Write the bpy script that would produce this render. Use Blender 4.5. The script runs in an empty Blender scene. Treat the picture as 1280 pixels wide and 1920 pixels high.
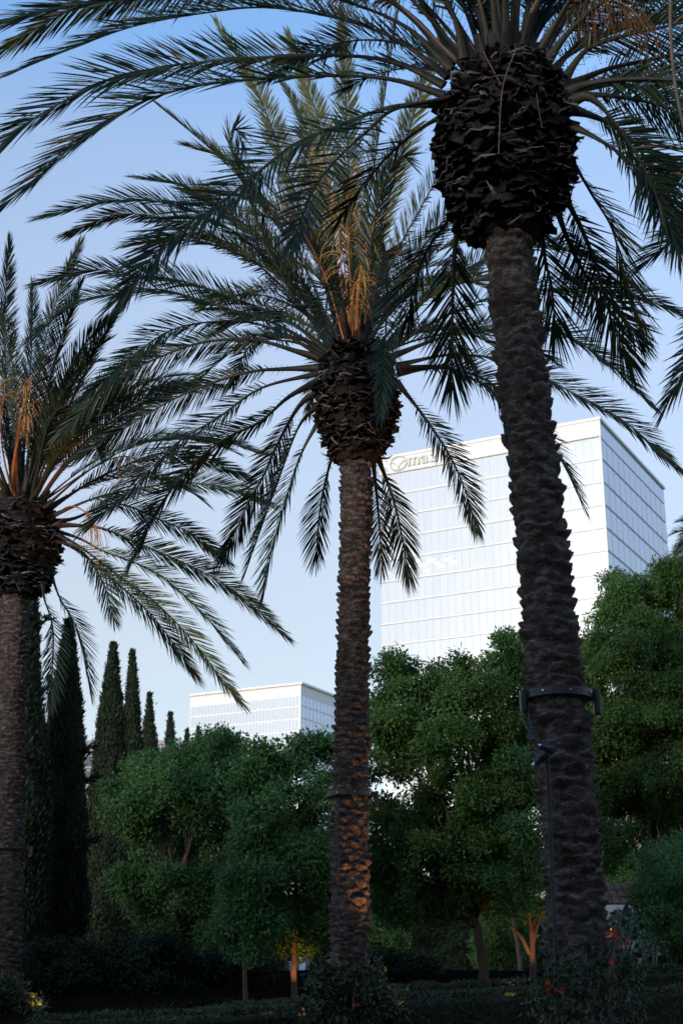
import bpy, bmesh, math, random
import numpy as np
from mathutils import Matrix, Vector

SC = bpy.context.scene
COL = SC.collection
RNG = np.random.default_rng(7)
R = math.radians

# ------------------------------------------------------------------ camera, sky, sun, exposure
EYE = np.array([0.0, 0.0, 1.5])
FPX = 2667.0                      # focal length in pixels of the 1280 x 1920 photograph (50 mm)
PITCH = R(18.9)
cam_d = bpy.data.cameras.new("camera")
cam_o = bpy.data.objects.new("camera", cam_d)
COL.objects.link(cam_o)
SC.camera = cam_o
cam_d.sensor_fit = 'VERTICAL'
cam_d.sensor_height = 36.0
cam_d.lens = FPX / 1920 * 36.0
cam_d.clip_start = 0.1
cam_d.clip_end = 12000
cam_o.location = EYE
cam_o.rotation_euler = (math.pi / 2 + PITCH, 0, 0)
cam_d.dof.use_dof = True
cam_d.dof.focus_distance = 21.0
cam_d.dof.aperture_fstop = 2.6

SUN_EL, SUN_AZ = 10.0, 214.0       # degrees; azimuth clockwise from +Y: behind the camera, to its left
world = bpy.data.worlds.new("World")
SC.world = world
world.use_nodes = True
wn = world.node_tree
bg = wn.nodes['Background']
sky = wn.nodes.new('ShaderNodeTexSky')
sky.sky_type = 'NISHITA'
sky.sun_disc = False
sky.sun_elevation = R(SUN_EL)
sky.sun_rotation = R(SUN_AZ)
sky.altitude = 0
sky.air_density = 1.0
sky.dust_density = 1.0
sky.ozone_density = 3.0
# evening haze: the sky pales evenly all round towards the horizon
_tc = wn.nodes.new('ShaderNodeTexCoord')
_sx = wn.nodes.new('ShaderNodeSeparateXYZ')
wn.links.new(_tc.outputs['Generated'], _sx.inputs[0])
_rp = wn.nodes.new('ShaderNodeValToRGB')
_e = _rp.color_ramp.elements
for _q, _v in ((0.0, .94), (.26, .88), (.41, .68), (.55, .35), (.60, .06), (.64, 0.0)):
    _n = _e.new(_q)
    _n.color = (_v, _v, _v, 1)
_e.remove(_e[0])
_e.remove(_e[-1])
wn.links.new(_sx.outputs['Z'], _rp.inputs[0])
_mx = wn.nodes.new('ShaderNodeMixRGB')
_mx.inputs[2].default_value = (1.45, 1.26, 1.04, 1)
wn.links.new(_rp.outputs[0], _mx.inputs[0])
wn.links.new(sky.outputs[0], _mx.inputs[1])
_m2 = wn.nodes.new('ShaderNodeMixRGB')
_m2.inputs[0].default_value = 0.25
wn.links.new(_mx.outputs[0], _m2.inputs[1])
wn.links.new(sky.outputs[0], _m2.inputs[2])
wn.links.new(_m2.outputs[0], bg.inputs['Color'])
bg.inputs['Strength'].default_value = 0.15

sun_d = bpy.data.lights.new("sun", 'SUN')
sun_o = bpy.data.objects.new("sun", sun_d)
COL.objects.link(sun_o)
sun_d.energy = 0.75
sun_d.angle = R(6)
sun_d.color = (1.0, 0.92, 0.82)
_to = Vector((math.sin(R(SUN_AZ)) * math.cos(R(SUN_EL)), math.cos(R(SUN_AZ)) * math.cos(R(SUN_EL)), math.sin(R(SUN_EL))))
sun_o.rotation_euler = _to.to_track_quat('Z', 'Y').to_euler()

SC.view_settings.view_transform = 'Standard'
SC.view_settings.look = 'None'
SC.view_settings.gamma = 1.0
SC.view_settings.use_curve_mapping = False
SC.view_settings.exposure = 1.6
SC.cycles.max_bounces = 6
SC.cycles.transparent_max_bounces = 4

# ------------------------------------------------------------------ helpers: photograph pixel -> place
_f = np.array([0, math.cos(PITCH), math.sin(PITCH)])
_u = np.array([0, -math.sin(PITCH), math.cos(PITCH)])
_r = np.array([1.0, 0, 0])


def ray(px, py):
    return _f + _r * ((px - 640) / FPX) - _u * ((py - 960) / FPX)


def P(px, py, d):
    """the point at ground distance d (metres along +Y) seen at pixel (px, py)"""
    v = ray(px, py)
    return EYE + v * (d / v[1])


def mpp(px, py, d):
    """metres per photograph pixel there"""
    return (d / ray(px, py)[1]) / FPX


def on_plane(px, py, z):
    v = ray(px, py)
    return EYE + v * ((z - EYE[2]) / v[2])


def ground_z(x, y):
    """gently rising lawn: level to 13.5 m, then a bank up to a plateau"""
    y = np.asarray(y, float)
    t = np.clip((y - 13.0) / 19.0, 0, 1)
    return 2.0 * t * t * (3 - 2 * t) * 0.35 + 2.0 * t * 0.65


# ------------------------------------------------------------------ helpers: objects
def nm(v, eps=1e-9):
    v = np.asarray(v, float)
    return v / (np.linalg.norm(v, axis=-1, keepdims=True) + eps)


def mesh_np(name, V, faces, mats=(), mat_idx=None, smooth=False, tint=None):
    """faces: list of (n,k) index arrays (k may differ); tint: per-face floats per array"""
    me = bpy.data.meshes.new(name)
    V = np.asarray(V, np.float32)
    faces = [np.asarray(f, np.int32) for f in faces if len(f)]
    me.vertices.add(len(V))
    me.vertices.foreach_set('co', V.ravel())
    nl = sum(f.size for f in faces)
    npoly = sum(len(f) for f in faces)
    me.loops.add(nl)
    me.polygons.add(npoly)
    me.loops.foreach_set('vertex_index', np.concatenate([f.ravel() for f in faces]))
    tot = np.concatenate([np.full(len(f), f.shape[1], np.int32) for f in faces])
    start = np.concatenate([[0], np.cumsum(tot)[:-1]]).astype(np.int32)
    me.polygons.foreach_set('loop_start', start)
    me.polygons.foreach_set('loop_total', tot)
    if mat_idx is not None:
        me.polygons.foreach_set('material_index', np.asarray(mat_idx, np.int32))
    me.polygons.foreach_set('use_smooth', np.full(npoly, smooth, bool))
    if tint is not None:
        at = me.attributes.new('tint', 'FLOAT', 'FACE')
        at.data.foreach_set('value', np.asarray(tint, np.float32))
    for m in mats:
        me.materials.append(m)
    me.update()
    me.validate()
    return me


def link(name, me, parent=None, loc=None):
    o = bpy.data.objects.new(name, me)
    COL.objects.link(o)
    if parent is not None:
        o.parent = parent
    if loc is not None:
        o.location = loc
    return o


def tag(o, label=None, cat=None, group=None, kind=None):
    for k, v in (('label', label), ('category', cat), ('group', group), ('kind', kind)):
        if v:
            o[k] = v
    return o


def thing(name, label, cat, loc, group=None, rotz=0):
    o = bpy.data.objects.new(name, None)
    o.empty_display_size = 0.2
    COL.objects.link(o)
    o.location = loc
    o.rotation_euler = (0, 0, rotz)
    return tag(o, label, cat, group)


class MB:
    """collects shapes into one mesh"""
    def __init__(self):
        self.V, self.F, self.n = [], {}, 0

    def add(self, V, *faces):
        V = np.asarray(V, float).reshape(-1, 3)
        for f in faces:
            f = np.asarray(f, int)
            if f.ndim == 1:
                f = f[None]
            self.F.setdefault(f.shape[1], []).append(f + self.n)
        self.V.append(V)
        self.n += len(V)
        return self

    def box(self, c, s, M=None, bevel=0.0):
        c, s = np.asarray(c, float), np.asarray(s, float) / 2
        b = min(bevel, *(0.45 * 2 * s)) if bevel else 0
        if b:
            v = []
            for sx in (-1, 1):
                for sy in (-1, 1):
                    for sz in (-1, 1):
                        sg = np.array([sx, sy, sz])
                        for k in range(3):
                            q = sg * s
                            for j in range(3):
                                if j != k:
                                    q[j] -= sg[j] * b
                            v.append(q)
            bm = bmesh.new()
            for q in v:
                bm.verts.new(q)
            r = bmesh.ops.convex_hull(bm, input=bm.verts)
            bm.verts.index_update()
            V = np.array([w.co[:] for w in bm.verts])
            T = [[w.index for w in f.verts] for f in bm.faces]
            bm.free()
            T3 = [t for t in T if len(t) == 3]
            T4 = [t for t in T if len(t) == 4]
        else:
            V = np.array([[x, y, z] for x in (-1, 1) for y in (-1, 1) for z in (-1, 1)], float) * s
            T3 = []
            T4 = [[0, 1, 3, 2], [4, 6, 7, 5], [0, 4, 5, 1], [2, 3, 7, 6], [0, 2, 6, 4], [1, 5, 7, 3]]
        if M is not None:
            V = V @ np.asarray(M, float).T
        return self.add(V + c, *[np.array(t) for t in (T3, T4) if t])

    def tube(self, pts, rad, n=8, cap=True, flat=1.0, side=None):
        pts = np.asarray(pts, float)
        m = len(pts)
        rad = np.broadcast_to(np.asarray(rad, float), (m,))
        T = nm(np.gradient(pts, axis=0))
        if side is None:
            ref = np.array([0, 0, 1.0]) if abs(T[0][2]) < 0.9 else np.array([1.0, 0, 0])
            S = np.zeros_like(T)
            s = nm(np.cross(T[0], ref))
            for i in range(m):
                s = nm(s - T[i] * (s @ T[i]))
                S[i] = s
        else:
            S = side
        N = np.cross(S, T)
        a = np.arange(n) * 2 * math.pi / n
        ring = (np.cos(a)[None, :, None] * S[:, None] + flat * np.sin(a)[None, :, None] * N[:, None]) * rad[:, None, None]
        V = (pts[:, None] + ring).reshape(-1, 3)
        i = np.arange(m - 1)[:, None] * n
        j = np.arange(n)[None]
        k = (j + 1) % n
        Q = np.stack([i + j, i + k, i + n + k, i + n + j], -1).reshape(-1, 4)
        fs = [Q]
        if cap and n > 4:
            fs.append(np.array([list(range(n))[::-1], [(m - 1) * n + q for q in range(n)]]))
        elif cap and n == 3:
            fs.append(np.array([[2, 1, 0], [(m - 1) * n, (m - 1) * n + 1, (m - 1) * n + 2]]))
        return self.add(V, *fs)

    def lathe(self, prof, n=24, c=(0, 0, 0)):
        a = np.arange(n) * 2 * math.pi / n
        V = np.array([[r * math.cos(t), r * math.sin(t), z] for r, z in prof for t in a]) + np.asarray(c)
        i = np.arange(len(prof) - 1)[:, None] * n
        j = np.arange(n)[None]
        k = (j + 1) % n
        return self.add(V, np.stack([i + j, i + k, i + n + k, i + n + j], -1).reshape(-1, 4))

    def mesh(self, name, mats, smooth=False, off=(0, 0, 0), tint=None):
        V = np.concatenate(self.V) - np.asarray(off)
        return mesh_np(name, V, [np.concatenate(f) for f in self.F.values()], mats, smooth=smooth, tint=tint)


def spline(pts, n):
    """Catmull-Rom through pts, resampled evenly to n points"""
    pts = np.asarray(pts, float)
    if len(pts) == 2:
        pts = np.array([pts[0], (pts[0] + pts[1]) / 2, pts[1]])
    q = np.concatenate([[2 * pts[0] - pts[1]], pts, [2 * pts[-1] - pts[-2]]])
    out = []
    for i in range(1, len(q) - 2):
        t = np.linspace(0, 1, 14, endpoint=False)[:, None]
        a, b, c, d = q[i - 1], q[i], q[i + 1], q[i + 2]
        out.append(0.5 * (2 * b + (c - a) * t + (2 * a - 5 * b + 4 * c - d) * t ** 2 + (3 * b - a - 3 * c + d) * t ** 3))
    out = np.concatenate(out + [pts[-1:]])
    s = np.concatenate([[0], np.cumsum(np.linalg.norm(np.diff(out, axis=0), axis=1))])
    u = np.linspace(0, s[-1], n)
    return np.stack([np.interp(u, s, out[:, k]) for k in range(3)], 1)


def vnoise(x, y, z=0.0, seed=0):
    """smooth value noise, vectorised"""
    x, y, z = np.broadcast_arrays(np.asarray(x, float), np.asarray(y, float), np.asarray(z, float))
    xi, yi, zi = np.floor(x).astype(np.int64), np.floor(y).astype(np.int64), np.floor(z).astype(np.int64)
    fx, fy, fz = x - xi, y - yi, z - zi
    fx, fy, fz = [t * t * (3 - 2 * t) for t in (fx, fy, fz)]

    def h(a, b, c):
        n = (a * 374761393 + b * 668265263 + c * 2147483647 + seed * 1274126177) & 0xFFFFFFFF
        n = ((n ^ (n >> 13)) * 1274126177) & 0xFFFFFFFF
        n = ((n ^ (n >> 16)) * 2246822519) & 0xFFFFFFFF
        return ((n ^ (n >> 15)) & 0xFFFF) / 65535.0
    r = 0
    for dx in (0, 1):
        for dy in (0, 1):
            for dz in (0, 1):
                w = (fx if dx else 1 - fx) * (fy if dy else 1 - fy) * (fz if dz else 1 - fz)
                r = r + w * h(xi + dx, yi + dy, zi + dz)
    return r


# ------------------------------------------------------------------ materials
def new_mat(name):
    m = bpy.data.materials.new(name)
    m.use_nodes = True
    nt = m.node_tree
    return m, nt, nt.nodes['Principled BSDF']


def node(nt, kind, **kw):
    n = nt.nodes.new(kind)
    for k, v in kw.items():
        if k in n.inputs:
            n.inputs[k].default_value = v
        else:
            setattr(n, k, v)
    return n


def ramp(nt, fac, stops):
    r = nt.nodes.new('ShaderNodeValToRGB')
    e = r.color_ramp.elements
    while len(e) < len(stops):
        e.new(0.5)
    for q, (p, c) in zip(e, stops):
        q.position = p
        q.color = (*c, 1)
    nt.links.new(fac, r.inputs[0])
    return r.outputs[0]


def noisy(name, stops, scale=8.0, rough=0.8, bump=0.3, bscale=None, detail=6, stretch=(1, 1, 1), spec=0.3, metal=0.0, dist=0.02):
    m, nt, p = new_mat(name)
    tc = nt.nodes.new('ShaderNodeTexCoord')
    mp = nt.nodes.new('ShaderNodeMapping')
    mp.inputs['Scale'].default_value = stretch
    nt.links.new(tc.outputs['Object'], mp.inputs[0])
    n = node(nt, 'ShaderNodeTexNoise', Scale=scale, Detail=detail, Roughness=0.65)
    nt.links.new(mp.outputs[0], n.inputs['Vector'])
    nt.links.new(ramp(nt, n.outputs['Fac'], stops), p.inputs['Base Color'])
    p.inputs['Roughness'].default_value = rough
    p.inputs['Specular IOR Level'].default_value = spec
    p.inputs['Metallic'].default_value = metal
    if bump:
        n2 = node(nt, 'ShaderNodeTexNoise', Scale=bscale or scale * 4, Detail=5)
        nt.links.new(mp.outputs[0], n2.inputs['Vector'])
        b = node(nt, 'ShaderNodeBump', Strength=bump, Distance=dist)
        nt.links.new(n2.outputs['Fac'], b.inputs['Height'])
        nt.links.new(b.outputs[0], p.inputs['Normal'])
    return m


def leaf_mat(name, dark, light, rough=0.5, trans=0.25, spec=0.35, scale=1.5, dry=None):
    """leaf colour varies from leaf to leaf (face attribute 'tint') and slowly over the crown"""
    m, nt, p = new_mat(name)
    at = node(nt, 'ShaderNodeAttribute', attribute_name='tint')
    tc = nt.nodes.new('ShaderNodeTexCoord')
    n = node(nt, 'ShaderNodeTexNoise', Scale=scale, Detail=3)
    nt.links.new(tc.outputs['Object'], n.inputs['Vector'])
    mx = node(nt, 'ShaderNodeMath', operation='MULTIPLY_ADD')
    nt.links.new(n.outputs['Fac'], mx.inputs[0])
    mx.inputs[1].default_value = 0.55
    nt.links.new(at.outputs['Fac'], mx.inputs[2])
    c = ramp(nt, mx.outputs[0], [(0.15, dark), (1.1 / 1.2, light)] + ([(1.0, dry)] if dry else []))
    nt.links.new(c, p.inputs['Base Color'])
    p.inputs['Roughness'].default_value = rough
    p.inputs['Specular IOR Level'].default_value = spec
    tr = nt.nodes.new('ShaderNodeBsdfTranslucent')
    nt.links.new(c, tr.inputs['Color'])
    mix = nt.nodes.new('ShaderNodeMixShader')
    mix.inputs[0].default_value = trans
    nt.links.new(p.outputs[0], mix.inputs[1])
    nt.links.new(tr.outputs[0], mix.inputs[2])
    nt.links.new(mix.outputs[0], nt.nodes['Material Output'].inputs[0])
    return m


def plain(name, col, rough=0.5, metal=0.0, spec=0.5):
    m, nt, p = new_mat(name)
    p.inputs['Base Color'].default_value = (*col, 1)
    p.inputs['Roughness'].default_value = rough
    p.inputs['Metallic'].default_value = metal
    p.inputs['Specular IOR Level'].default_value = spec
    return m


M_BARK = noisy('palm_bark', [(0.32, (0.014, 0.010, 0.009)), (0.5, (0.078, 0.057, 0.048)), (0.68, (0.24, 0.20, 0.185))], 8, 0.75, 1.0, 40, stretch=(1, 1, 2.6), dist=0.04)
M_BOOT = noisy('palm_boot', [(0.35, (0.0054, 0.0042, 0.0042)), (0.6, (0.0144, 0.0114, 0.0108)), (0.8, (0.0720, 0.0600, 0.0600))], 6, 0.6, 0.6, 30, stretch=(4, 1, 1), dist=0.02)
M_SHRED = noisy('palm_shred', [(0.3, (0.0300, 0.0252, 0.0252)), (0.75, (0.1440, 0.1320, 0.1350))], 5, 0.5, 0)
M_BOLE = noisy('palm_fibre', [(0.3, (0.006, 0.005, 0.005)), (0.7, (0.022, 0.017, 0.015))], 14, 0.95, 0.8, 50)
M_RACHIS = noisy('frond_stem', [(0.3, (0.012, 0.010, 0.008)), (0.7, (0.042, 0.036, 0.024))], 3, 0.6, 0.2, 20, spec=0.25)
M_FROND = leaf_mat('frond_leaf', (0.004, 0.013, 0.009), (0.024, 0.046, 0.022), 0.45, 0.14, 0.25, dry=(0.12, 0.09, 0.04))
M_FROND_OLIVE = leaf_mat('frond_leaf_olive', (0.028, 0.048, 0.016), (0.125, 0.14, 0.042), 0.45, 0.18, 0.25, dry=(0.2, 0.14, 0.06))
M_STRAND = noisy('fruit_strand', [(0.3, (0.30, 0.13, 0.03)), (0.7, (0.55, 0.30, 0.08))], 20, 0.6, 0)
M_STALK = noisy('fruit_stem', [(0.3, (0.26, 0.08, 0.028)), (0.7, (0.45, 0.17, 0.055))], 6, 0.5, 0.1)
M_DRY = noisy('dry_stem', [(0.3, (0.09, 0.06, 0.045)), (0.7, (0.2, 0.14, 0.11))], 6, 0.6, 0.2)
M_TREE_A = leaf_mat('tree_leaf', (0.027, 0.084, 0.029), (0.10, 0.215, 0.07), 0.45, 0.33, 0.2)
M_TREE_B = leaf_mat('tree_leaf_yellow', (0.033, 0.085, 0.024), (0.108, 0.205, 0.056), 0.45, 0.35, 0.2)
M_CYP = leaf_mat('cypress_leaf', (0.0096, 0.0192, 0.0112), (0.0288, 0.0448, 0.0240), 0.6, 0.05, 0.2)
M_HEDGE = leaf_mat('hedge_leaf', (0.0084, 0.0210, 0.0084), (0.0300, 0.0540, 0.0180), 0.5, 0.15)
M_GRASS = leaf_mat('grass_blade', (0.03, 0.085, 0.018), (0.08, 0.18, 0.04), 0.6, 0.2, 0.2)
M_STRAND_DARK = noisy('dark_strand', [(0.3, (0.09, 0.042, 0.016)), (0.7, (0.2, 0.095, 0.03))], 20, 0.6, 0)
M_SHADE_LEAF = leaf_mat('shade_leaf', (0.006, 0.014, 0.008), (0.022, 0.04, 0.02), 0.6, 0.1, 0.1)  # bush leaves darkened: the tree shade is put into their colour
M_SHRUB = leaf_mat('shrub_leaf', (0.0104, 0.0221, 0.0104), (0.0390, 0.0553, 0.0208), 0.45, 0.2)
M_WOOD = noisy('tree_bark', [(0.3, (0.0420, 0.0315, 0.0266)), (0.7, (0.1190, 0.0910, 0.0805))], 12, 0.85, 0.6, 30, stretch=(1, 1, 0.3))
M_BLACK = noisy('black_metal', [(0.3, (0.022, 0.024, 0.028)), (0.7, (0.04, 0.043, 0.05))], 30, 0.38, 0.05, metal=0.3)
M_CABLE = plain('cable', (0.010, 0.016, 0.02), 0.5)
M_STEEL = plain('bolt_steel', (0.5, 0.5, 0.52), 0.3, 0.9)

# ------------------------------------------------------------------ ground
def ground():
    xs = np.concatenate([[-3000, -600, -150], np.linspace(-40, 40, 41), [150, 600, 3000]])
    ys = np.concatenate([[-800, -100, -20], np.linspace(-6, 50, 85), [70, 120, 300, 900, 4000]])
    X, Y = np.meshgrid(xs, ys)
    Z = ground_z(X, Y) + 0.05 * (vnoise(X * .4, Y * .4, seed=3) - .5)
    V = np.stack([X, Y, Z], -1).reshape(-1, 3)
    nx, ny = len(xs), len(ys)
    i, j = np.meshgrid(np.arange(ny - 1), np.arange(nx - 1), indexing='ij')
    a = (i * nx + j).ravel()
    F = np.stack([a, a + 1, a + nx + 1, a + nx], 1)
    m = noisy('lawn', [(0.3, (0.012, 0.03, 0.008)), (0.55, (0.025, 0.055, 0.014)), (0.8, (0.04, 0.06, 0.02))], 1.3, 0.9, 1.0, 60, dist=0.05)
    tag(link('lawn_ground', mesh_np('lawn_ground', V, [F], [m], smooth=True)), kind='structure')


ground()


def shade_sheet(name, pts, n=40):
    """near-black sheet on the bank, tree shade put into its colour: pts = near edge (x, y); far edge at y 62"""
    e = np.array(pts, float)
    xs = np.linspace(e[0, 0], e[-1, 0], n)
    y0 = np.interp(xs, e[:, 0], e[:, 1]) + .15 * (vnoise(xs * 1.3, 0, seed=9) - .5)
    ts = np.concatenate([np.linspace(0, .3, 14), np.linspace(.4, 1, 6)])
    V = []
    for x, y in zip(xs, y0):
        for t in ts:
            yy = y + (62 - y) * t
            V.append((x, yy, float(ground_z(x, yy)) + .05 + .03 * min(1, t * 20) + .05 * (vnoise(x * 3, yy * 3, seed=2) - .5)))
    m = len(ts)
    k = (np.arange(n - 1)[:, None] * m + np.arange(m - 1)[None]).ravel()
    mat = noisy('ground_shade_tone', [(0.3, (0.004, 0.003, 0.003)), (0.7, (0.016, 0.012, 0.010))], 9, 1.0, 1.0, 40, dist=.05, spec=0.0)
    tag(link(name, mesh_np(name, V, [np.stack([k, k + m, k + m + 1, k + 1], 1)], [mat], smooth=True)), kind='structure')


shade_sheet('ground_shade', [(-30, 21.5), (-6, 22.4), (-4.4, 23.2), (-2.6, 25.2), (-1, 26.6), (3, 26.6), (8, 26), (30, 25)])  # dark sheet standing in for the shade under the trees


def grass(x0, x1, y0, y1, n, seed=1):
    r = np.random.default_rng(seed)
    x, y = r.uniform(x0, x1, n), r.uniform(y0, y1, n)
    b = np.stack([x, y, ground_z(x, y) - .02], 1)
    a = r.uniform(0, 2 * math.pi, n)
    h = r.uniform(.05, .11, n)
    w = np.stack([np.cos(a), np.sin(a), 0 * a], 1) * .012
    lean = np.stack([r.normal(0, .03, n), r.normal(0, .03, n), h], 1)
    V = np.stack([b - w, b + w, b + lean], 1).reshape(-1, 3)
    me = mesh_np('grass', V, [np.arange(3 * n).reshape(-1, 3)], [M_GRASS], tint=r.uniform(.2, .75, n))
    tag(link('grass', me), kind='stuff')


grass(-9, 4, 21, 31, 60000)

# ------------------------------------------------------------------ buildings
M_PANEL = noisy('white_panel', [(0.3, (0.70, 0.735, 0.77)), (0.7, (0.75, 0.78, 0.81))], .3, 0.45, 0)
M_COPING = plain('white_coping', (0.80, 0.80, 0.79), 0.5)
M_MULLION = plain('mullion_metal', (0.50, 0.61, 0.78), 0.4)


def glass_mat(name, col, rough=0.06, spec=1.0, ior=2.4, metal=0.0):
    m, nt, p = new_mat(name)
    oi = nt.nodes.new('ShaderNodeObjectInfo')
    mx = node(nt, 'ShaderNodeMixRGB')
    nt.links.new(oi.outputs['Random'], mx.inputs[0])
    mx.inputs[1].default_value = (*[c * .95 for c in col], 1)
    mx.inputs[2].default_value = (*[min(c * 1.05, .9) for c in col], 1)
    nt.links.new(mx.outputs[0], p.inputs['Base Color'])
    p.inputs['Roughness'].default_value = rough
    p.inputs['Specular IOR Level'].default_value = spec
    p.inputs['IOR'].default_value = ior
    p.inputs['Metallic'].default_value = metal
    return m


M_GLASS = glass_mat('tower_glass', (0.40, 0.57, 0.90), .1)
M_GLASS_SUNLIT = glass_mat('tower_glass_sunlit', (0.42, 0.49, 0.58), .12)  # paler copy of the tower glass, sunlight on the fronts put into its colour
M_SPAN = plain('spandrel_glass', (0.70, 0.73, 0.75), 0.3)


class Facade:
    """a wall plane: origin at a top corner, u along the wall, out = outward normal"""
    def __init__(s, o, u, out):
        s.o, s.u, s.out = np.asarray(o, float), nm(u), nm(out)
        s.M = np.stack([s.u, s.out, [0, 0, 1.0]], 1)        # columns

    def at(s, a, h, d=0.0):
        return s.o + s.u * a + s.out * d + np.array([0, 0, h])

    def box(s, mb, a0, a1, h0, h1, d0, d1, bevel=0):
        return mb.box(s.at((a0 + a1) / 2, (h0 + h1) / 2, (d0 + d1) / 2), (a1 - a0, d1 - d0, h1 - h0), s.M, bevel)


def pane_grid(fc, parent, a0, a1, cols, rows, nsep, glass, base, gap=.06):
    """single panes as parts for the first nsep rows, the lower rows joined as one part"""
    w = (a1 - a0) / cols
    shared = {}
    rest = MB()
    for k, (h0, h1) in enumerate(rows):
        key = round(h1 - h0, 2)
        for c in range(cols):
            cen = fc.at(a0 + (c + .5) * w, (h0 + h1) / 2, .03) - base
            if k < nsep:
                if key not in shared:
                    mb = MB().box((0, 0, 0), (w - gap, .06, h1 - h0 - .02), bevel=.02)
                    shared[key] = mb.mesh('window_pane', [glass])
                o = link('window_pane', shared[key], parent)
                Mx = Matrix([list(r) for r in fc.M]).to_4x4()
                t = RNG.normal(0, .0016, 2)
                o.matrix_local = Matrix.Translation(cen) @ Mx @ Matrix.Rotation(t[0], 4, 'Z') @ Matrix.Rotation(t[1], 4, 'X')
            else:
                rest.box(cen, (w - gap, .06, h1 - h0 - .02), fc.M)
    if rest.n:
        tag(link('lower_panes', rest.mesh('lower_panes', [glass]), parent), kind='stuff')


def tower():
    C = P(1121, 784, 235)
    L = on_plane(712, 860.5, C[2])
    Rr = on_plane(1242.5, 914.5, C[2])
    u1 = nm(L - C)
    u2 = np.array([-u1[1], u1[0], 0.0])
    if u2 @ (Rr - C) < 0:
        u2 = -u2
    W1, W2 = np.linalg.norm(L - C), abs((Rr - C) @ u2)
    print('tower angle', math.degrees(math.acos(nm(Rr - C) @ u1)), 'W', W1, W2, 'H', C[2])
    zc = lambda y: P(1130, y, C[1])[2]
    H = C[2] - 2.0
    base = np.array([C[0], C[1], 2.0])
    b = thing('office_tower', 'tall white glass office tower with a sign along its parapet, right of centre', 'office building', base)
    A = Facade(C, u1, -u2)            # front
    B = Facade(C, u2, -u1)            # right side
    core = MB()
    cen = C + u1 * W1 / 2 + u2 * W2 / 2
    core.box((cen[0] - base[0], cen[1] - base[1], H / 2 - .15), (W1 - .1, W2 - .1, H - .3), np.stack([u1, u2, [0, 0, 1]], 1))
    link('wall', core.mesh('wall', [M_PANEL]), b)
    ys = [818.7, 859.4, 902.5, 945.3, 988.3, 1031, 1073.5, 1116, 1158.5, 1201, 1244, 1287, 1330]
    hs = [zc(y) - C[2] for y in ys]
    fh = hs[5] - hs[6]
    while hs[-1] - fh > -H + 2:
        hs.append(hs[-1] - fh)
    # parapet, coping
    mb = MB()
    A.box(mb, -.35, W1, hs[0], -.45, 0, .35, .04)
    link('parapet_panel', mb.mesh('parapet_panel', [M_PANEL], off=base), b)
    mb = MB()
    n = 12
    for k in range(n):
        B.box(mb, k * W2 / n + .04, (k + 1) * W2 / n - .04, hs[0], -.45, 0, .12, .02)
    link('parapet_glazing', mb.mesh('parapet_glazing', [M_GLASS], off=base), b)
    for fc, W in ((A, W1), (B, W2)):
        mb = MB()
        fc.box(mb, -.5 if fc is A else .36, W, -.45, .12, -.3, .5 if fc is A else .48, .04)
        link('coping', mb.mesh('coping', [M_COPING], off=base), b)
    mb = MB().box((C + (u1 - u2) * 0 + np.array([0, 0, (hs[0] - H) / 2]) - u1 * .12 - u2 * .12) - base, (.3, .3, H + hs[0]), np.stack([u1, u2, [0, 0, 1]], 1), .03)
    link('corner_fin', mb.mesh('corner_fin', [M_COPING]), b)
    rows = [(hs[i + 1] + .24, hs[i] - .24) for i in range(len(hs) - 1)]
    pane_grid(A, b, .1, W1, 29, rows, 8, M_GLASS_SUNLIT, base)
    pane_grid(B, b, .1, W2, 12, rows, 5, M_GLASS, base)
    for i, h in enumerate(hs[1:]):
        for fc, W, t in ((A, W1, .22), (B, W2, .045)):
            mb = MB()
            fc.box(mb, .05, W, h - t, h + t, 0, .16 if fc is A else .05, .02)
            link('spandrel_band', mb.mesh('spandrel_band', [M_SPAN if fc is A else M_MULLION], off=base), b)
    mb = MB()
    for fc, W, n in ((A, W1, 29), (B, W2, 12)):
        for k in range(n + 1):
            a = .1 + k * (W - .1) / n
            for (h0, h1) in rows[:10]:
                fc.box(mb, a - .045, a + .045, h0, h1, 0, .09)
    tag(link('mullion', mb.mesh('mullion', [M_MULLION], off=base), b), kind='stuff')
    # office ceiling lights glowing behind the front glazing
    m, nt, p = new_mat('office_light')
    p.inputs['Emission Color'].default_value = (1, .97, .9, 1)
    p.inputs['Emission Strength'].default_value = .9
    p.inputs['Base Color'].default_value = (.8, .8, .8, 1)
    for (x, y) in ((783, 1052), (792, 1060), (808, 1051), (820, 1056), (826, 1062), (840, 1049), (850, 1055), (800, 1070), (1076, 970), (1081, 977), (1058, 987), (768, 1062)):
        v = ray(x, y)
        t = ((A.o - EYE) @ A.out) / (v @ A.out)
        q = EYE + v * t + A.out * .075
        mb = MB().box(q - base, (RNG.uniform(.8, 1.5), .02, .32), A.M)
        link('lit_window', mb.mesh('lit_window', [m]), b)
    # sign on the parapet: round emblem and letters
    M_SIGN = plain('sign_metal', (0.58, 0.62, 0.61), 0.35)

    def onA(x, y):
        v = ray(x, y)
        return EYE + v * (((A.o - EYE) @ A.out) / (v @ A.out))
    pa, pb = onA(748, 870), onA(870, 846)
    a_l, h_l = (pa - A.o) @ A.u, pa[2] - A.o[2]
    px_m = np.linalg.norm(onA(749, 870) - pa)
    # emblem: oval ring with a winged V inside
    rr = 15 * px_m
    t = np.linspace(0, 2 * math.pi, 40)
    ring = np.array([A.at(a_l + rr * math.cos(q), h_l + .82 * rr * math.sin(q), .42) for q in t])
    mb = MB().tube(ring - base, .2, 6, cap=False)
    wing = []
    for q in np.linspace(-1, 1, 21):
        wing.append(A.at(a_l + q * rr * .95, h_l - .62 * rr + 1.05 * rr * abs(q) ** .55 - .25 * rr * abs(q) ** 3, .42))
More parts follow.
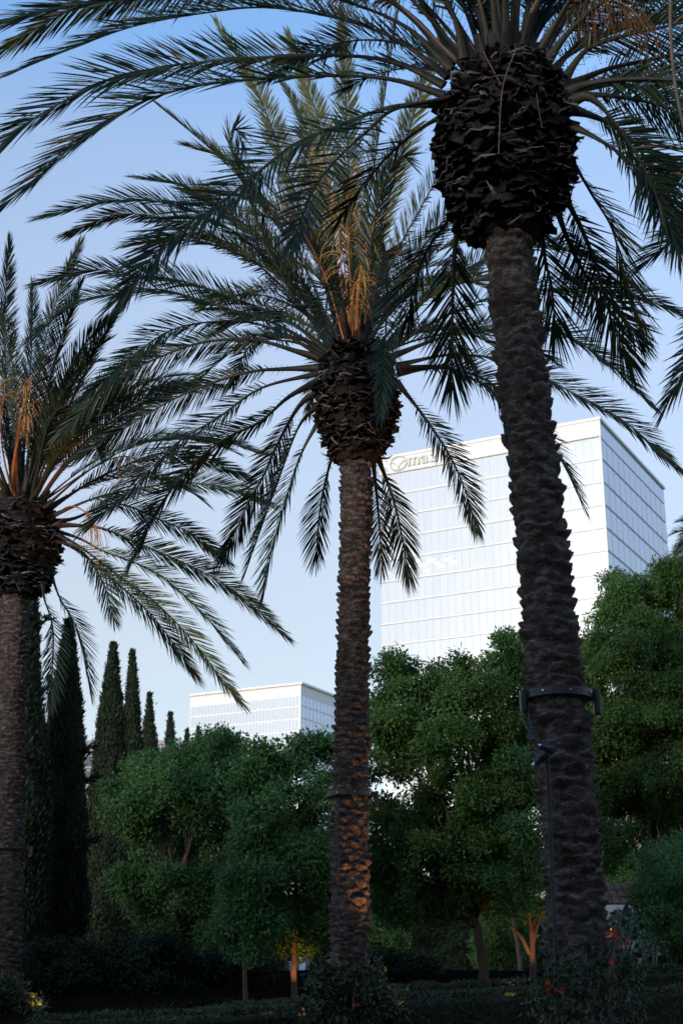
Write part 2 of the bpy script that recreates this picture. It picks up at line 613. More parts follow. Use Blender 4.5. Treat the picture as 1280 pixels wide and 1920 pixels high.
    mb.tube(np.array(wing) - base, np.linspace(.17, .17, 21), 6)
    link('sign_emblem', mb.mesh('sign_emblem', [M_SIGN], smooth=True), b)
    # letters run left to right in the picture = against u
    right = -A.u
    cur = None
    size = 31 * px_m
    x_at = (onA(766, 872) - A.o) @ right
    hb = onA(766, 875)[2] - A.o[2]
    hb2 = onA(812, 866)[2] - A.o[2]
    for ch in 'mazda':
        cu = bpy.data.curves.new('sign_letter', 'FONT')
        cu.body = ch
        cu.size = size
        cu.extrude = .2
        cu.bevel_depth = .03
        cu.offset = .05
        cu.resolution_u = 3
        tmp = bpy.data.objects.new('tmp', cu)
        COL.objects.link(tmp)
        dg = bpy.context.evaluated_depsgraph_get()
        me = bpy.data.meshes.new_from_object(tmp.evaluated_get(dg))
        w = max(v.co.x for v in me.vertices) - min(v.co.x for v in me.vertices)
        x0 = min(v.co.x for v in me.vertices)
        bpy.data.objects.remove(tmp)
        me.name = 'sign_letter'
        me.materials.clear()
        me.materials.append(M_SIGN)
        o = link('sign_letter', me, b)
        Mx = Matrix([[right[0], 0, A.out[0]], [right[1], 0, A.out[1]], [0, 1, 0]]).to_4x4()
        o.matrix_local = Matrix.Translation(A.o + right * (x_at - x0) + np.array([0, 0, (hb + hb2) / 2]) + A.out * .46 - base) @ Mx
        x_at += w + .16 * size * .55


tower()


def strip_block(name, label, corner, left, right, d, rows_y, cols, glass, depth2=None, rib=True):
    C = P(*corner, d)
    L = on_plane(*left, C[2])
    Rr = on_plane(*right, C[2])
    u1 = nm(L - C)
    u2 = np.array([-u1[1], u1[0], 0.0])
    if u2 @ (Rr - C) < 0:
        u2 = -u2
    W1, W2 = np.linalg.norm(L - C), abs((Rr - C) @ u2)
    base = np.array([C[0], C[1], 2.0])
    H = C[2] - 2
    b = thing(name, label, 'office building', base)
    A, B = Facade(C, u1, -u2), Facade(C, u2, -u1)
    cen = C + u1 * W1 / 2 + u2 * W2 / 2
    mb = MB().box((cen[0] - base[0], cen[1] - base[1], H / 2 - .1), (W1, W2, H - .2), np.stack([u1, u2, [0, 0, 1]], 1))
    link('wall', mb.mesh('wall', [M_PANEL]), b)
    hs = [P(corner[0], y, C[1])[2] - C[2] for y in rows_y]
    fh = hs[-2] - hs[-1]
    while hs[-1] - fh > -H + 2:
        hs.append(hs[-1] - fh)
    for fc, W, o in ((A, W1, .7), (B, W2, .68)):
        mb = MB()
        fc.box(mb, -.7 if fc is A else .5, W, -.6, .15, -.4, o, .05)
        link('coping', mb.mesh('coping', [M_COPING], off=base), b)
    mb = MB()
    for fc, W, n in ((A, W1, cols[0]), (B, W2, cols[1])):
        for i in range(len(hs) - 1):
            gl = MB()
            fc.box(gl, .4, W - .2, hs[i + 1] + .3, hs[i] - .3, 0, .08)
            link('window_strip', gl.mesh('window_strip', [M_GLASS_SUNLIT if fc is A else glass], off=base), b)
            if i < 6:
                for k in range(1, n):
                    a = .4 + (W - .6) * k / n
                    fc.box(mb, a - .06, a + .06, hs[i + 1] + .3, hs[i] - .3, .08, .16)
    tag(link('mullion', mb.mesh('mullion', [M_MULLION], off=base), b), kind='stuff')
    mb = MB()
    A.box(mb, 0, .38, -H, -.6, 0, .3)
    link('corner_fin', mb.mesh('corner_fin', [M_COPING], off=base), b)


strip_block('office_block', 'low white glass office block far off, left of the central palm trunk', (565, 1280), (357, 1303), (678, 1320.5), 470,
            [1303, 1323, 1346, 1369, 1392], (34, 16), M_GLASS)


def concrete_block():
    d = 150
    tl, tr = P(158, 1390, d), P(420, 1383, d)
    base = np.array([tl[0], tl[1], 2.0])
    H = tl[2] - 2
    b = thing('concrete_office', 'pale grey concrete office with window bands seen between the cypresses', 'office building', base)
    F = Facade(tl, (1, 0, 0), (0, -1, 0))
    W = tr[0] - tl[0]
    mc = noisy('pale_concrete', [(0.3, (0.30, 0.29, 0.32)), (0.7, (0.38, 0.365, 0.39))], .5, 0.8, 0.1)
    mg = glass_mat('dark_window', (0.06, 0.07, 0.09), .1, .6, 1.5)
    mb = MB().box(np.array([W / 2, 8, H / 2]), (W, 16, H))
    link('wall', mb.mesh('wall', [mc]), b)
    lo = MB()
    F.box(lo, -P(158, 1388, d)[0] + P(100, 1388, d)[0], -.02, -H, -.8, -10, -.6)
    link('side_wing', lo.mesh('side_wing', [mc], off=base), b)
    mb = MB()
    F.box(mb, -.1, W + .1, -.35, .1, -16.1, .15, .03)
    link('parapet', mb.mesh('parapet', [mc], off=base), b)
    for y0, y1 in ((1418, 1436), (1446, 1470), (1496, 1518), (1535, 1560), (1580, 1604)):
        h0, h1 = P(180, y1, d)[2] - tl[2], P(180, y0, d)[2] - tl[2]
        a0 = -.9
        n = 9
        for k in range(n):
            w = (W - 1.2) / n
            fr = MB()
            F.box(fr, .3 + k * w, .3 + k * w + w - .5, h0, h1, 0, .06)
            o = link('window', fr.mesh('window', [mg], off=base), b)
        sl = MB()
        F.box(sl, .2, W - .2, h0 - .3, h0 - .05, 0, .2, .02)
        link('sill', sl.mesh('sill', [mc], off=base), b)


concrete_block()


def stucco_block():
    d = 75
    tl, tr = P(1085, 1450, d), P(1420, 1450, d)
    base = np.array([tl[0], tl[1], 2.0])
    H = tl[2] - 2
    W = tr[0] - tl[0]
    b = thing('stucco_building', 'pinkish stucco building glimpsed through the trees on the right', 'building', base)
    F = Facade(tl, (1, 0, 0), (0, -1, 0))
    ms = noisy('pink_stucco', [(0.3, (0.40, 0.29, 0.24)), (0.7, (0.48, 0.36, 0.30))], 2, 0.9, 0.3)
    mg = glass_mat('stucco_window', (0.05, 0.06, 0.08), .1, .6, 1.5)
    link('wall', MB().box(np.array([W / 2, 5, H / 2]), (W, 10, H)).mesh('wall', [ms]), b)
    mb = MB()
    F.box(mb, -.2, W + .2, -.3, .1, -10.2, .25, .04)
    link('cornice', mb.mesh('cornice', [ms], off=base), b)
    for k in range(4):
        for h in (-3.2, -6.6):
            fr = MB()
            a = .8 + k * (W - 1.2) / 4
            F.box(fr, a, a + 1.2, h, h + 1.6, 0, .05)
            w = link('window', fr.mesh('window', [mg], off=base), b)
            fr = MB()
            F.box(fr, a - .1, a + 1.3, h - .15, h - .01, 0, .12, .02)
            link('sill', fr.mesh('sill', [ms], off=base), w)


stucco_block()




def shade_block():
    """unseen building added behind the camera: it keeps the low sun off the garden and the palm trunks"""
    W, H, D = 150.0, 13.6, 12.0
    fr = np.array([-95.0, -14.0, 0.0])
    b = thing('garden_shade_block', 'long unseen stucco building added behind the camera to shade the garden', 'building', fr)
    F = Facade(fr + np.array([0, 0, H]), (1, 0, 0), (0, 1, 0))
    mw = noisy('shade_block_stucco', [(0.3, (0.26, 0.23, 0.21)), (0.7, (0.32, 0.29, 0.26))], .8, .85, .1)
    mb = MB()
    F.box(mb, 0, W, -H, 0, -D, 0)
    link('wall', mb.mesh('wall', [mw], off=fr), b)
    mg = glass_mat('shade_block_window', (0.05, 0.06, 0.08), .1, .6, 1.5)
    pm = MB().box((0, 0, 0), (2.0, .08, 1.9), bevel=.03).mesh('window', [mg])
    for r_ in range(3):
        for k in range(37):
            o = link('window', pm, b)
            o.matrix_local = Matrix.Translation(F.at(2 + k * 4, -2.6 - r_ * 4, .03) - fr) @ Matrix([list(z) for z in F.M]).to_4x4()
    mb = MB()
    F.box(mb, -.3, W + .3, -.1, .5, -D - .3, .3, .05)
    link('parapet', mb.mesh('parapet', [mw], off=fr), b)


shade_block()  # unseen block, added to hold the low sun off trunks and lower garden


# ------------------------------------------------------------------ foliage
def leaf_quads(c, d, n, L, W, fold=0.0):
    """diamond leaves: base c, direction d, normal n, length L, width W"""
    s = nm(np.cross(d, n))
    L, W = np.asarray(L)[:, None], np.asarray(W)[:, None]
    nn = nm(np.cross(s, d))
    mid = c + d * L * .45 + nn * W * fold
    return np.stack([c, mid + s * W * .5, c + d * L, mid - s * W * .5], 1)


def leaves_mesh(name, sprays, k, spread, size, mat, r, up=0.35, droop=0.2, extra=None, aspect=.5, tint_c=None):
    """k leaves in a little ball round every spray centre (sprays: centre, outward direction)"""
    C, O = sprays
    m = len(C)
    tint_s = r.uniform(0, .3, m) if tint_c is None else tint_c
    n = m * k
    c = np.repeat(C, k, 0)
    o = np.repeat(O, k, 0)
    off = r.normal(size=(n, 3)) * np.array([1, 1, .65])
    off = nm(off) * (r.uniform(0, 1, (n, 1)) ** .4) * spread
    c = c + off
    d = nm(o * .35 + nm(off) * .35 + r.normal(0, .62, (n, 3)) + np.array([0, 0, -droop * 1.6]))
    nn = nm(o * .7 + np.array([0, 0, up + .3]) + r.normal(0, .5, (n, 3)))
    L = size * r.uniform(.65, 1.3, n)
    Q = leaf_quads(c, d, nn, L, L * aspect * r.uniform(.8, 1.2, n), fold=-.25)
    V = Q.reshape(-1, 3)
    F = np.arange(4 * n).reshape(-1, 4)
    tint = np.repeat(tint_s, k) + r.uniform(0, .35, n)
    return V, F, tint


def in_poly(p, poly):
    x, y = p[:, 0], p[:, 1]
    r = np.zeros(len(p), bool)
    for (x0, y0), (x1, y1) in zip(poly, np.roll(poly, -1, 0)):
        c = ((y0 > y) != (y1 > y)) & (x < (x1 - x0) * (y - y0) / (y1 - y0 + 1e-9) + x0)
        r ^= c
    return r


def poly_dist(p, poly):
    best = np.full(len(p), 1e9)
    for a, b in zip(poly, np.roll(poly, -1, 0)):
        ab = b - a
        t = np.clip(((p - a) @ ab) / (ab @ ab + 1e-9), 0, 1)
        best = np.minimum(best, np.linalg.norm(p - (a + t[:, None] * ab), axis=1))
    return best


def lobes_in(poly, d, r, rmin, rmax, n, thick):
    """ball-shaped boughs filling an outline, spread in depth round distance d"""
    poly = np.asarray(poly, float)
    lo, hi = poly.min(0), poly.max(0)
    q = r.uniform(lo, hi, (6000, 2))
    q = q[in_poly(q, poly)]
    ds = poly_dist(q, poly)
    out = []
    for p, e in zip(q, ds):
        if len(out) >= n:
            break
        rad = min(r.uniform(rmin, rmax), max(e * 1.15, rmin * .8))
        if e < rad * .55:
            continue
        if any(math.hypot(p[0] - a, p[1] - b) < .6 * (rad + c) for a, b, c in out) and r.random() < .86:
            continue
        out.append((p[0], p[1], rad))
    dmax = max(o[2] for o in out)
    L = []
    em = ds.max()
    for (x, y, rad) in out:
        e = poly_dist(np.array([[x, y]]), poly)[0]
        t = thick * math.sqrt(min(1, e / em) + .08)
        dd = d + r.uniform(-1, 1) * t
        L.append((P(x, y, dd), rad * mpp(x, y, dd)))
    return L


def limb(mb, a, b, r0, r1, r, wig=.08, n=7, sag=0):
    a, b = np.asarray(a), np.asarray(b)
    t = np.linspace(0, 1, n)[:, None]
    L = np.linalg.norm(b - a)
    p = a + (b - a) * t + np.array([0, 0, 1]) * (L * .12 * np.sin(t * math.pi)) + r.normal(0, wig * L / n, (n, 3)) * np.sin(t * math.pi)
    mb.tube(p, np.linspace(r0, r1, n), 6, cap=False)
    return p


def tree(name, label, cat, group, d, trunk, width, poly, mat, seed, rmin=22, rmax=46, nl=40, thick=1.8, sprays=36, k=54,
         size=.09, spread=.24, inner=.3, limbs=9, wood=None, fork=None):
    """trunk: photo pixels from the ground up; poly: crown outline in photo pixels; both at distance d"""
    r = np.random.default_rng(seed)
    tp = np.array([P(x, y, d) for x, y in trunk])
    base = tp[0].copy()
    base[2] = float(ground_z(base[0], base[1])) - .05
    if tp[0][2] > base[2]:
        tp = np.vstack([base, tp])
    else:
        tp[0] = base
    root = thing(name, label, cat, base, group)
    lob = lobes_in(poly, d, r, rmin, rmax, nl, thick)
    w = width * mpp(*trunk[0], d) / 2
    mb = MB()
    path = spline(tp, 14)
    rad = np.linspace(w * 1.0, w * .62, 14)
    rad[0] *= 1.3
    rad[1] *= 1.08
    path = path + np.concatenate([[[0, 0, 0]], r.normal(0, w * .1, (13, 3)) * [1, 1, 0]])
    mb.tube(path, rad, 10)
    order = sorted(lob, key=lambda q: -q[1])[:limbs if not fork or limbs > 9 else 3]
    for c, rr in order:
        i = r.integers(9 if len(trunk) < 3 else 11, 14)
        p = limb(mb, path[i], c, rad[i] * .7, .018, r)
        for _ in range(2):
            j = r.integers(2, 6)
            limb(mb, p[j], c + r.normal(0, rr * .7, 3), rad[i] * .25, .01, r, n=5)
    for fk in fork or ():
        fp = spline([P(x, y, d) for x, y in fk], 8)
        mb.tube(fp, np.linspace(w * .68, w * .4, 8), 8)
    link('trunk', mb.mesh('trunk', [wood or M_WOOD], smooth=True, off=base), root)
    Cs, Os, Ts = [], [], []
    for c, rr in lob:
        n = int(sprays * (rr / .5) ** 1.6) + 6
        o = nm(r.normal(size=(n, 3)))
        o[:, 2] = np.where((o[:, 2] < -.3) & (r.random(n) < .6), -o[:, 2], o[:, 2])
        o = nm(o)
        inn = r.random(n) < inner
        s = np.where(inn, r.uniform(.2, .7, n), r.uniform(.82, 1.08, n))
        Cs.append(c + o * (s * rr)[:, None] * np.array([1, 1, .85]))
        Os.append(nm(o + np.array([0, 0, .25])))
        Ts.append(r.uniform(0, .3, n) + r.uniform(-.08, .28))
    V, F, tint = leaves_mesh('crown', (np.concatenate(Cs), np.concatenate(Os)), k, spread, size, mat, r, tint_c=np.concatenate(Ts))
    me = mesh_np('crown', V - base, [F], [mat], tint=tint)
    tag(link('crown', me, root), kind='stuff')
    return root


def cypress(label, x, ytop, d, wbase, seed, n=9000, xb=None, odd=()):
    """slim column of upright sprays; wbase = width in photo pixels low down"""
    r = np.random.default_rng(seed)
    top = P(x, ytop, d)
    lean = 1.3 * (top[0] - P(x if xb is None else xb, 1600, d)[0])
    b = np.array([top[0] - lean, d, float(ground_z(top[0], d)) - .05])
    H = top[2] - b[2]
    Rm = wbase * mpp(x, 1500, d) / 2
    root = thing('cypress', label, 'cypress tree', b, 'row of slender cypresses')
    mb = MB().tube([(0, 0, 0), (lean * .3, 0, H * .3), (lean * .8, 0, H * .8)], [.14, .1, .03], 8)
    link('trunk', mb.mesh('trunk', [M_WOOD], smooth=True), root)

    def prof(t):
        q = np.clip(1.0 - t, 0, 1)
        return Rm * q ** .6 * (1 - np.exp(-q * 13)) * np.clip(.6 + t * 2.2, .5, 1) * 1.3
    core = []
    hs = np.linspace(.1, .985, 30)
    a = np.arange(14) * 2 * math.pi / 14
    V = []
    for t in hs:
        rr = prof(t) * (.74 + .22 * vnoise(np.cos(a) * 1.5 + seed, np.sin(a) * 1.5, t * H * 1.4, seed))
        V.append(np.stack([lean * t + rr * np.cos(a), rr * np.sin(a), np.full(14, t * H)], 1))
    V = np.concatenate(V)
    i = np.arange(29)[:, None] * 14
    j = np.arange(14)[None]
    kk = (j + 1) % 14
    Q = np.stack([i + j, i + kk, i + 14 + kk, i + 14 + j], -1).reshape(-1, 4)
    t = r.uniform(.04, 1, n) ** 1.15
    th = r.uniform(0, 2 * math.pi, n)
    lump = vnoise(np.cos(th) * 1.7 + seed, np.sin(th) * 1.7, t * H * 1.6, seed)
    rr = prof(t) * (.74 + .36 * lump) + r.normal(0, .02, n)
    c = np.stack([lean * t + rr * np.cos(th), rr * np.sin(th), t * H * .985], 1)
    o = np.stack([np.cos(th), np.sin(th), 0 * th], 1)
    k = 3
    c = np.repeat(c, k, 0) + r.normal(0, .03, (n * k, 3))
    o = np.repeat(o, k, 0)
    dd = nm(o * r.uniform(.1, .7, (n * k, 1)) + np.array([0, 0, 1.0]) + r.normal(0, .3, (n * k, 3)))
    L = r.uniform(.09, .2, n * k) * min(1.0, .55 + Rm * .6)
    Ql = leaf_quads(c, dd, nm(o + r.normal(0, .4, (n * k, 3))), L, L * .34)
    Vl = Ql.reshape(-1, 3)
    # a few branches that break the outline
    ex = []
    for (t0, ang, ln) in odd:
        p0 = np.array([lean * t0 + prof(t0) * .8 * math.cos(ang), prof(t0) * .8 * math.sin(ang), t0 * H])
        dr = nm([math.cos(ang), math.sin(ang), .45])
        for s in np.linspace(0, 1, 40):
            for _ in range(2):
                ex.append((p0 + dr * ln * s + r.normal(0, .05, 3), nm(dr + r.normal(0, .5, 3))))
    if ex:
        ec, ed = np.array([e[0] for e in ex]), np.array([e[1] for e in ex])
        q = leaf_quads(ec, ed, nm(r.normal(size=ec.shape)), np.full(len(ec), .16), np.full(len(ec), .06))
        Vl = np.concatenate([Vl, q.reshape(-1, 3)])
    nq = len(Vl) // 4
    F = np.concatenate([Q, np.arange(nq * 4).reshape(-1, 4) + len(V)])
    tint = np.concatenate([np.full(len(Q), .05), np.repeat(lump * .45, k) + r.uniform(0, .3, n * k), np.full(nq - n * k, .3)])
    me = mesh_np('crown', np.concatenate([V, Vl]), [F], [M_CYP], tint=tint)
    tag(link('crown', me, root), kind='stuff')


cypress('very tall dark cypress rising close behind the left palm trunk', 34, 820, 34, 100, 11, 18000, xb=36, odd=((.5, .2, .5), (.62, -.3, .45)))
cypress('broad dark cypress, second from the left, with twigs sticking out', 130, 1158, 36, 92, 12, 15000, xb=117, odd=((.66, 3.3, .45), (.6, -.2, .4), (.52, .1, .45), (.35, 0, .4)))
cypress('tall slim cypress standing left of its slightly shorter neighbour', 213, 1202, 44, 84, 13, 12000, xb=203, odd=((.4, 0.2, .3),))
cypress('slim cypress touching the right flank of a taller one', 249, 1214, 48, 60, 14, 9000, xb=250)
cypress('middling cypress with a narrow tip above the round green tree', 281, 1295, 54, 62, 15, 6000, xb=279)
cypress('small pointed cypress just left of the far white block', 320, 1331, 60, 60, 16, 5000, xb=320)
cypress('small cypress tip in front of the white block\'s left corner', 351, 1364, 66, 60, 17, 4000)
cypress('farthest cypress, only its tip clear of the green tree crown', 372, 1357, 72, 46, 18, 4000)

GT = 'leafy trees on the lawn bank'
tree('leafy_tree', 'rounded dense green tree between the cypresses and the central palm', 'tree', GT, 32, [(330, 1875), (328, 1700)], 18,
     [(212, 1455), (238, 1420), (290, 1410), (345, 1400), (370, 1362), (405, 1355), (430, 1378), (455, 1398), (462, 1470), (475, 1560), (490, 1680), (460, 1790), (370, 1805), (320, 1760), (262, 1740), (228, 1690), (204, 1640), (232, 1590), (198, 1520)],
     M_TREE_A, 21, nl=66, rmin=24, rmax=50, sprays=40)
tree('leafy_tree', 'broad green tree with an orange-lit trunk left of the central palm', 'tree', GT, 26, [(551, 1888), (552, 1760), (556, 1620)], 13,
     [(440, 1420), (480, 1395), (530, 1392), (560, 1380), (600, 1392), (625, 1345), (650, 1400), (655, 1600), (640, 1770), (560, 1790), (480, 1810), (435, 1800), (415, 1740), (430, 1640), (450, 1560), (440, 1480)],
     M_TREE_A, 22, nl=62, rmin=22, rmax=48, sprays=37)
tree('leafy_tree', 'dark slim tree under the green crowns, its trunk left of the orange-lit one', 'tree', GT, 25.6, [(460, 1892), (459, 1790)], 12,
     [(420, 1640), (470, 1600), (520, 1640), (520, 1790), (470, 1810), (420, 1790)], M_TREE_A, 23, nl=16, sprays=27, limbs=4)
tree('leafy_tree', 'airy tree with gaps and a leaning grey trunk right of the central palm', 'tree', GT, 28.3, [(908, 1862), (903, 1790), (888, 1720), (880, 1690)], 22,
     [(690, 1265), (735, 1228), (772, 1245), (785, 1290), (830, 1225), (870, 1225), (885, 1260), (940, 1192), (985, 1195), (1030, 1240), (1040, 1420), (960, 1560), (940, 1700), (880, 1690), (800, 1740), (720, 1730), (680, 1650), (690, 1480), (700, 1380)],
     M_TREE_B, 24, nl=130, rmin=18, rmax=40, sprays=32, inner=.25, limbs=16, fork=[[(888, 1720), (905, 1690), (930, 1640)], [(890, 1735), (870, 1722), (850, 1718)]])
tree('leafy_tree', 'small forked tree whose trunk glows orange beside the right palm', 'tree', GT, 28, [(1000, 1862), (997, 1770), (990, 1700)], 14,
     [(860, 1480), (930, 1420), (1000, 1400), (1060, 1460), (1060, 1640), (1010, 1720), (930, 1730), (870, 1660)], M_TREE_A, 25, nl=30, sprays=29,
     fork=[[(996, 1790), (1003, 1745), (1022, 1700), (1040, 1670)], [(993, 1790), (975, 1755), (955, 1735)]])
tree('leafy_tree', 'largest bright green tree on the right, behind the leaning palm', 'tree', GT, 36, [(1215, 1850), (1210, 1650)], 26,
     [(1075, 1225), (1110, 1160), (1130, 1120), (1140, 1072), (1185, 1085), (1195, 1062), (1240, 1052), (1300, 1040), (1420, 1060), (1480, 1250), (1460, 1500), (1380, 1680), (1290, 1660), (1200, 1580), (1130, 1640), (1070, 1560), (1050, 1400), (1050, 1280)],
     M_TREE_B, 26, nl=175, rmin=22, rmax=50, sprays=40, thick=2.4)
tree('leafy_tree', 'low yellow-green tree behind the right palm trunk', 'tree', GT, 44, [(1170, 1845), (1170, 1720)], 12,
     [(1110, 1640), (1150, 1600), (1215, 1590), (1235, 1640), (1210, 1690), (1150, 1715), (1110, 1700)], M_TREE_B, 27, nl=24, sprays=32, limbs=5)
tree('leafy_tree', 'dense fine-leaved tree at the right edge above the hedge', 'tree', GT, 27, [(1265, 1860), (1262, 1780)], 16,
     [(1192, 1690), (1205, 1610), (1260, 1560), (1340, 1560), (1380, 1700), (1340, 1800), (1260, 1790), (1205, 1750)], M_TREE_A, 28, nl=50, sprays=40, size=.06, rmin=18, rmax=36)
tree('leafy_tree', 'light green far tree framed by two trunks under the airy crown', 'tree', GT, 48, [(940, 1855), (938, 1790)], 8,
     [(880, 1760), (910, 1700), (950, 1690), (980, 1720), (985, 1800), (930, 1815), (890, 1810)], M_TREE_B, 29, nl=20, sprays=27, limbs=4, rmin=14, rmax=28)
tree('leafy_tree', 'light green far tree close to the right side of the central palm trunk', 'tree', GT, 46, [(725, 1865), (725, 1790)], 8,
     [(680, 1700), (720, 1685), (770, 1690), (775, 1760), (730, 1800), (685, 1780)], M_TREE_B, 30, nl=18, sprays=27, limbs=4, rmin=14, rmax=28)
tree('leafy_tree', 'thin grey trunked tree far behind, left of the orange-lit fork', 'tree', GT, 40, [(978, 1858), (970, 1770), (962, 1740)], 11,
     [(900, 1560), (960, 1540), (1010, 1580), (1000, 1700), (940, 1720), (900, 1660)], M_TREE_A, 31, nl=20, sprays=24, limbs=5)
# dark planting that closes the view low down
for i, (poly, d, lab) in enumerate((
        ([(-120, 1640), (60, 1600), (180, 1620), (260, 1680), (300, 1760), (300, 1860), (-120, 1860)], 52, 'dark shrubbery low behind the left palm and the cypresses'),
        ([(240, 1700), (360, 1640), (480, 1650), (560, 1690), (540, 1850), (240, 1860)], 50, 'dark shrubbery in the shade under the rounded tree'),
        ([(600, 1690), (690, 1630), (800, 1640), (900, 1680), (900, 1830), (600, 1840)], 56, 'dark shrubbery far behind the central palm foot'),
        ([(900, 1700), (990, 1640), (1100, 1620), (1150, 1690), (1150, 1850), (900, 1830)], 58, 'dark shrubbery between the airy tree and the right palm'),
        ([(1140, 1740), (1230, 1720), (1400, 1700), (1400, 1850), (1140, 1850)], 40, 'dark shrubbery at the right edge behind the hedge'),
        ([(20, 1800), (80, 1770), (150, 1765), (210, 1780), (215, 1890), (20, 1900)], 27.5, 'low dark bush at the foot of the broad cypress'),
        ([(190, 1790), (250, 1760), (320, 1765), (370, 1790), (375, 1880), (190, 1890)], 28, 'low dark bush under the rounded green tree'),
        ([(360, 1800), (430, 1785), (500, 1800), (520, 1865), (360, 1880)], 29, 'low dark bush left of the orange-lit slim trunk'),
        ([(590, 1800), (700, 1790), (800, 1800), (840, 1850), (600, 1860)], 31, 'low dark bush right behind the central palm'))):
    tree('dark_shrub', lab, 'shrub', 'dark shrubbery under the trees', d, [(poly[0][0] + 100, 1870), (poly[0][0] + 100, 1800)], 8, poly, M_SHADE_LEAF, 40 + i, nl=40, rmin=24, rmax=52,
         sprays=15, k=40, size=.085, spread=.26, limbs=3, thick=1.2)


def woodland():
    """far dark planting that reads as one mass behind everything on the lawn"""
    r = np.random.default_rng(55)
    d = 66
    xs = np.linspace(P(-500, 1700, d)[0], P(1800, 1700, d)[0], 90)
    top = P(640, 1640, d)[2]
    hh = top - 2 + 1.4 * (vnoise(xs * .35, 0, seed=4) - .5) * 2 + .8 * (vnoise(xs * 1.1, 3, seed=5) - .5)
    V, F = [], []
    for i, (x, h) in enumerate(zip(xs, hh)):
        for y, z in ((d, 1.8), (d + .2, 2 + h * .7), (d + 1.2, 2 + h - .3), (d + 4, 2 + h - .6), (d + 6, 1.8)):
            V.append((x, y + .8 * (vnoise(x * .6, z, seed=6) - .5), z))
    k = np.arange(len(xs) - 1)[:, None] * 5
    Q = np.concatenate([k + j + np.array([0, 1, 6, 5]) for j in range(4)])
    n = 52000
    u = r.uniform(0, len(xs) - 1.01, n)
    i = u.astype(int)
    x = xs[i] + (xs[1] - xs[0]) * (u - i)
    h = hh[i]
    z = h * r.uniform(0, 1.04, n) ** .8
    lump = vnoise(x * .9, z * .9, 0, 8)
    y = d - .5 + 1.4 * (z / h) ** 4 - 1.3 * lump + r.normal(0, .15, n) + (r.random(n) < .15) * 1.5
    c = np.stack([x, y, z + 2 + r.normal(0, .12, n)], 1)
    o = nm(np.stack([r.normal(0, .5, n), -np.ones(n), .4 + r.normal(0, .4, n)], 1))
    L = r.uniform(.14, .34, n)
    q = leaf_quads(c, nm(o + r.normal(0, .6, (n, 3))), nm(o + [0, 0, .5] + r.normal(0, .4, (n, 3))), L, L * .55, -.2)
    me = mesh_np('far_woodland', np.concatenate([np.array(V), q.reshape(-1, 3)]), [np.concatenate([Q, np.arange(4 * n).reshape(-1, 4) + len(V)])], [M_HEDGE],
                 tint=np.concatenate([np.zeros(len(Q)), lump * .4 + r.uniform(0, .3, n)]))
    tag(link('far_woodland', me), kind='stuff')


woodland()


# ------------------------------------------------------------------ hedges
def hedge(label, pts, h, w, seed, dens=950, size=.05):
    """pts: ground line (x, y); clipped hedge of height h and width w"""
    r = np.random.default_rng(seed)
    pts = np.array([[x, y, float(ground_z(x, y))] for x, y in pts])
    L = np.linalg.norm(pts[-1] - pts[0])
    line = spline(pts, max(8, int(L / .4)))
    base = line[len(line) // 2].copy()
    T = nm(np.gradient(line, axis=0) * [1, 1, 0])
    S = np.cross(T, [0, 0, 1.0])
    o = tag(thing('hedge', label, 'hedge', base, 'clipped hedges on the bank'))
    mb = MB()
    V = []
    hh = h - .05 + .03 * (vnoise(line[:, 0] * 2, line[:, 1] * 2, seed=seed) - .5)
    for s, z in ((-.5, 0), (-.5, .92), (-.42, 1), (.42, 1), (.5, .92), (.5, 0)):
        V.append(line + S * (s * (w - .08)) + np.array([0, 0, 1]) * (z * hh)[:, None] if True else 0)
    V = np.stack(V, 1)
    n, m = V.shape[:2]
    i = np.arange(n - 1)[:, None] * m
    j = np.arange(m - 1)[None]
    Q = np.stack([i + j, i + j + 1, i + m + j + 1, i + m + j], -1).reshape(-1, 4)
    mcore = noisy('hedge_twigs', [(0.3, (0.012, 0.014, 0.008)), (0.7, (0.03, 0.03, 0.018))], 12, 0.9, 0)
    mb.add(V.reshape(-1, 3), Q)
    link('twigs', mb.mesh('twigs', [mcore], off=base), o)
    nl = int(dens * L * (w + 2 * h))
    u = r.uniform(0, len(line) - 1.001, nl)
    k = u.astype(int)
    f = (u - k)[:, None]
    c = line[k] * (1 - f) + line[k + 1] * f
    a = r.uniform(0, w + 2 * h, nl)
    side = np.where(a < h, -1, np.where(a > h + w, 1, 0))
    s = np.where(side == 0, a - h - w / 2, side * w / 2)
    z = np.where(side == -1, a, np.where(side == 1, a - h - w, h))
    bul = .07 * (vnoise(c[:, 0] * 3, c[:, 1] * 3, z * 4, seed) - .35)
    out = np.where((side == 0)[:, None], np.array([0, 0, 1.0]), S[k] * side[:, None])
    c = c + S[k] * s[:, None] + np.array([0, 0, 1]) * z[:, None] + out * bul[:, None] + r.normal(0, .018, (nl, 3))
    d = nm(out * .6 + np.array([0, 0, .5]) + r.normal(0, .6, (nl, 3)))
    Ls = size * r.uniform(.6, 1.3, nl)
    q = leaf_quads(c, d, nm(out + r.normal(0, .5, (nl, 3))), Ls, Ls * .55, -.2)
    me = mesh_np('foliage', q.reshape(-1, 3) - base, [np.arange(4 * nl).reshape(-1, 4)], [M_HEDGE], tint=r.uniform(.05, .8, nl))
    tag(link('foliage', me, o), kind='stuff')


def hline(pix, h):
    """ground points whose hedge tops are seen along the given pixels (x, y, distance)"""
    return [(P(x, y, d)[0], d) for x, y, d in pix]


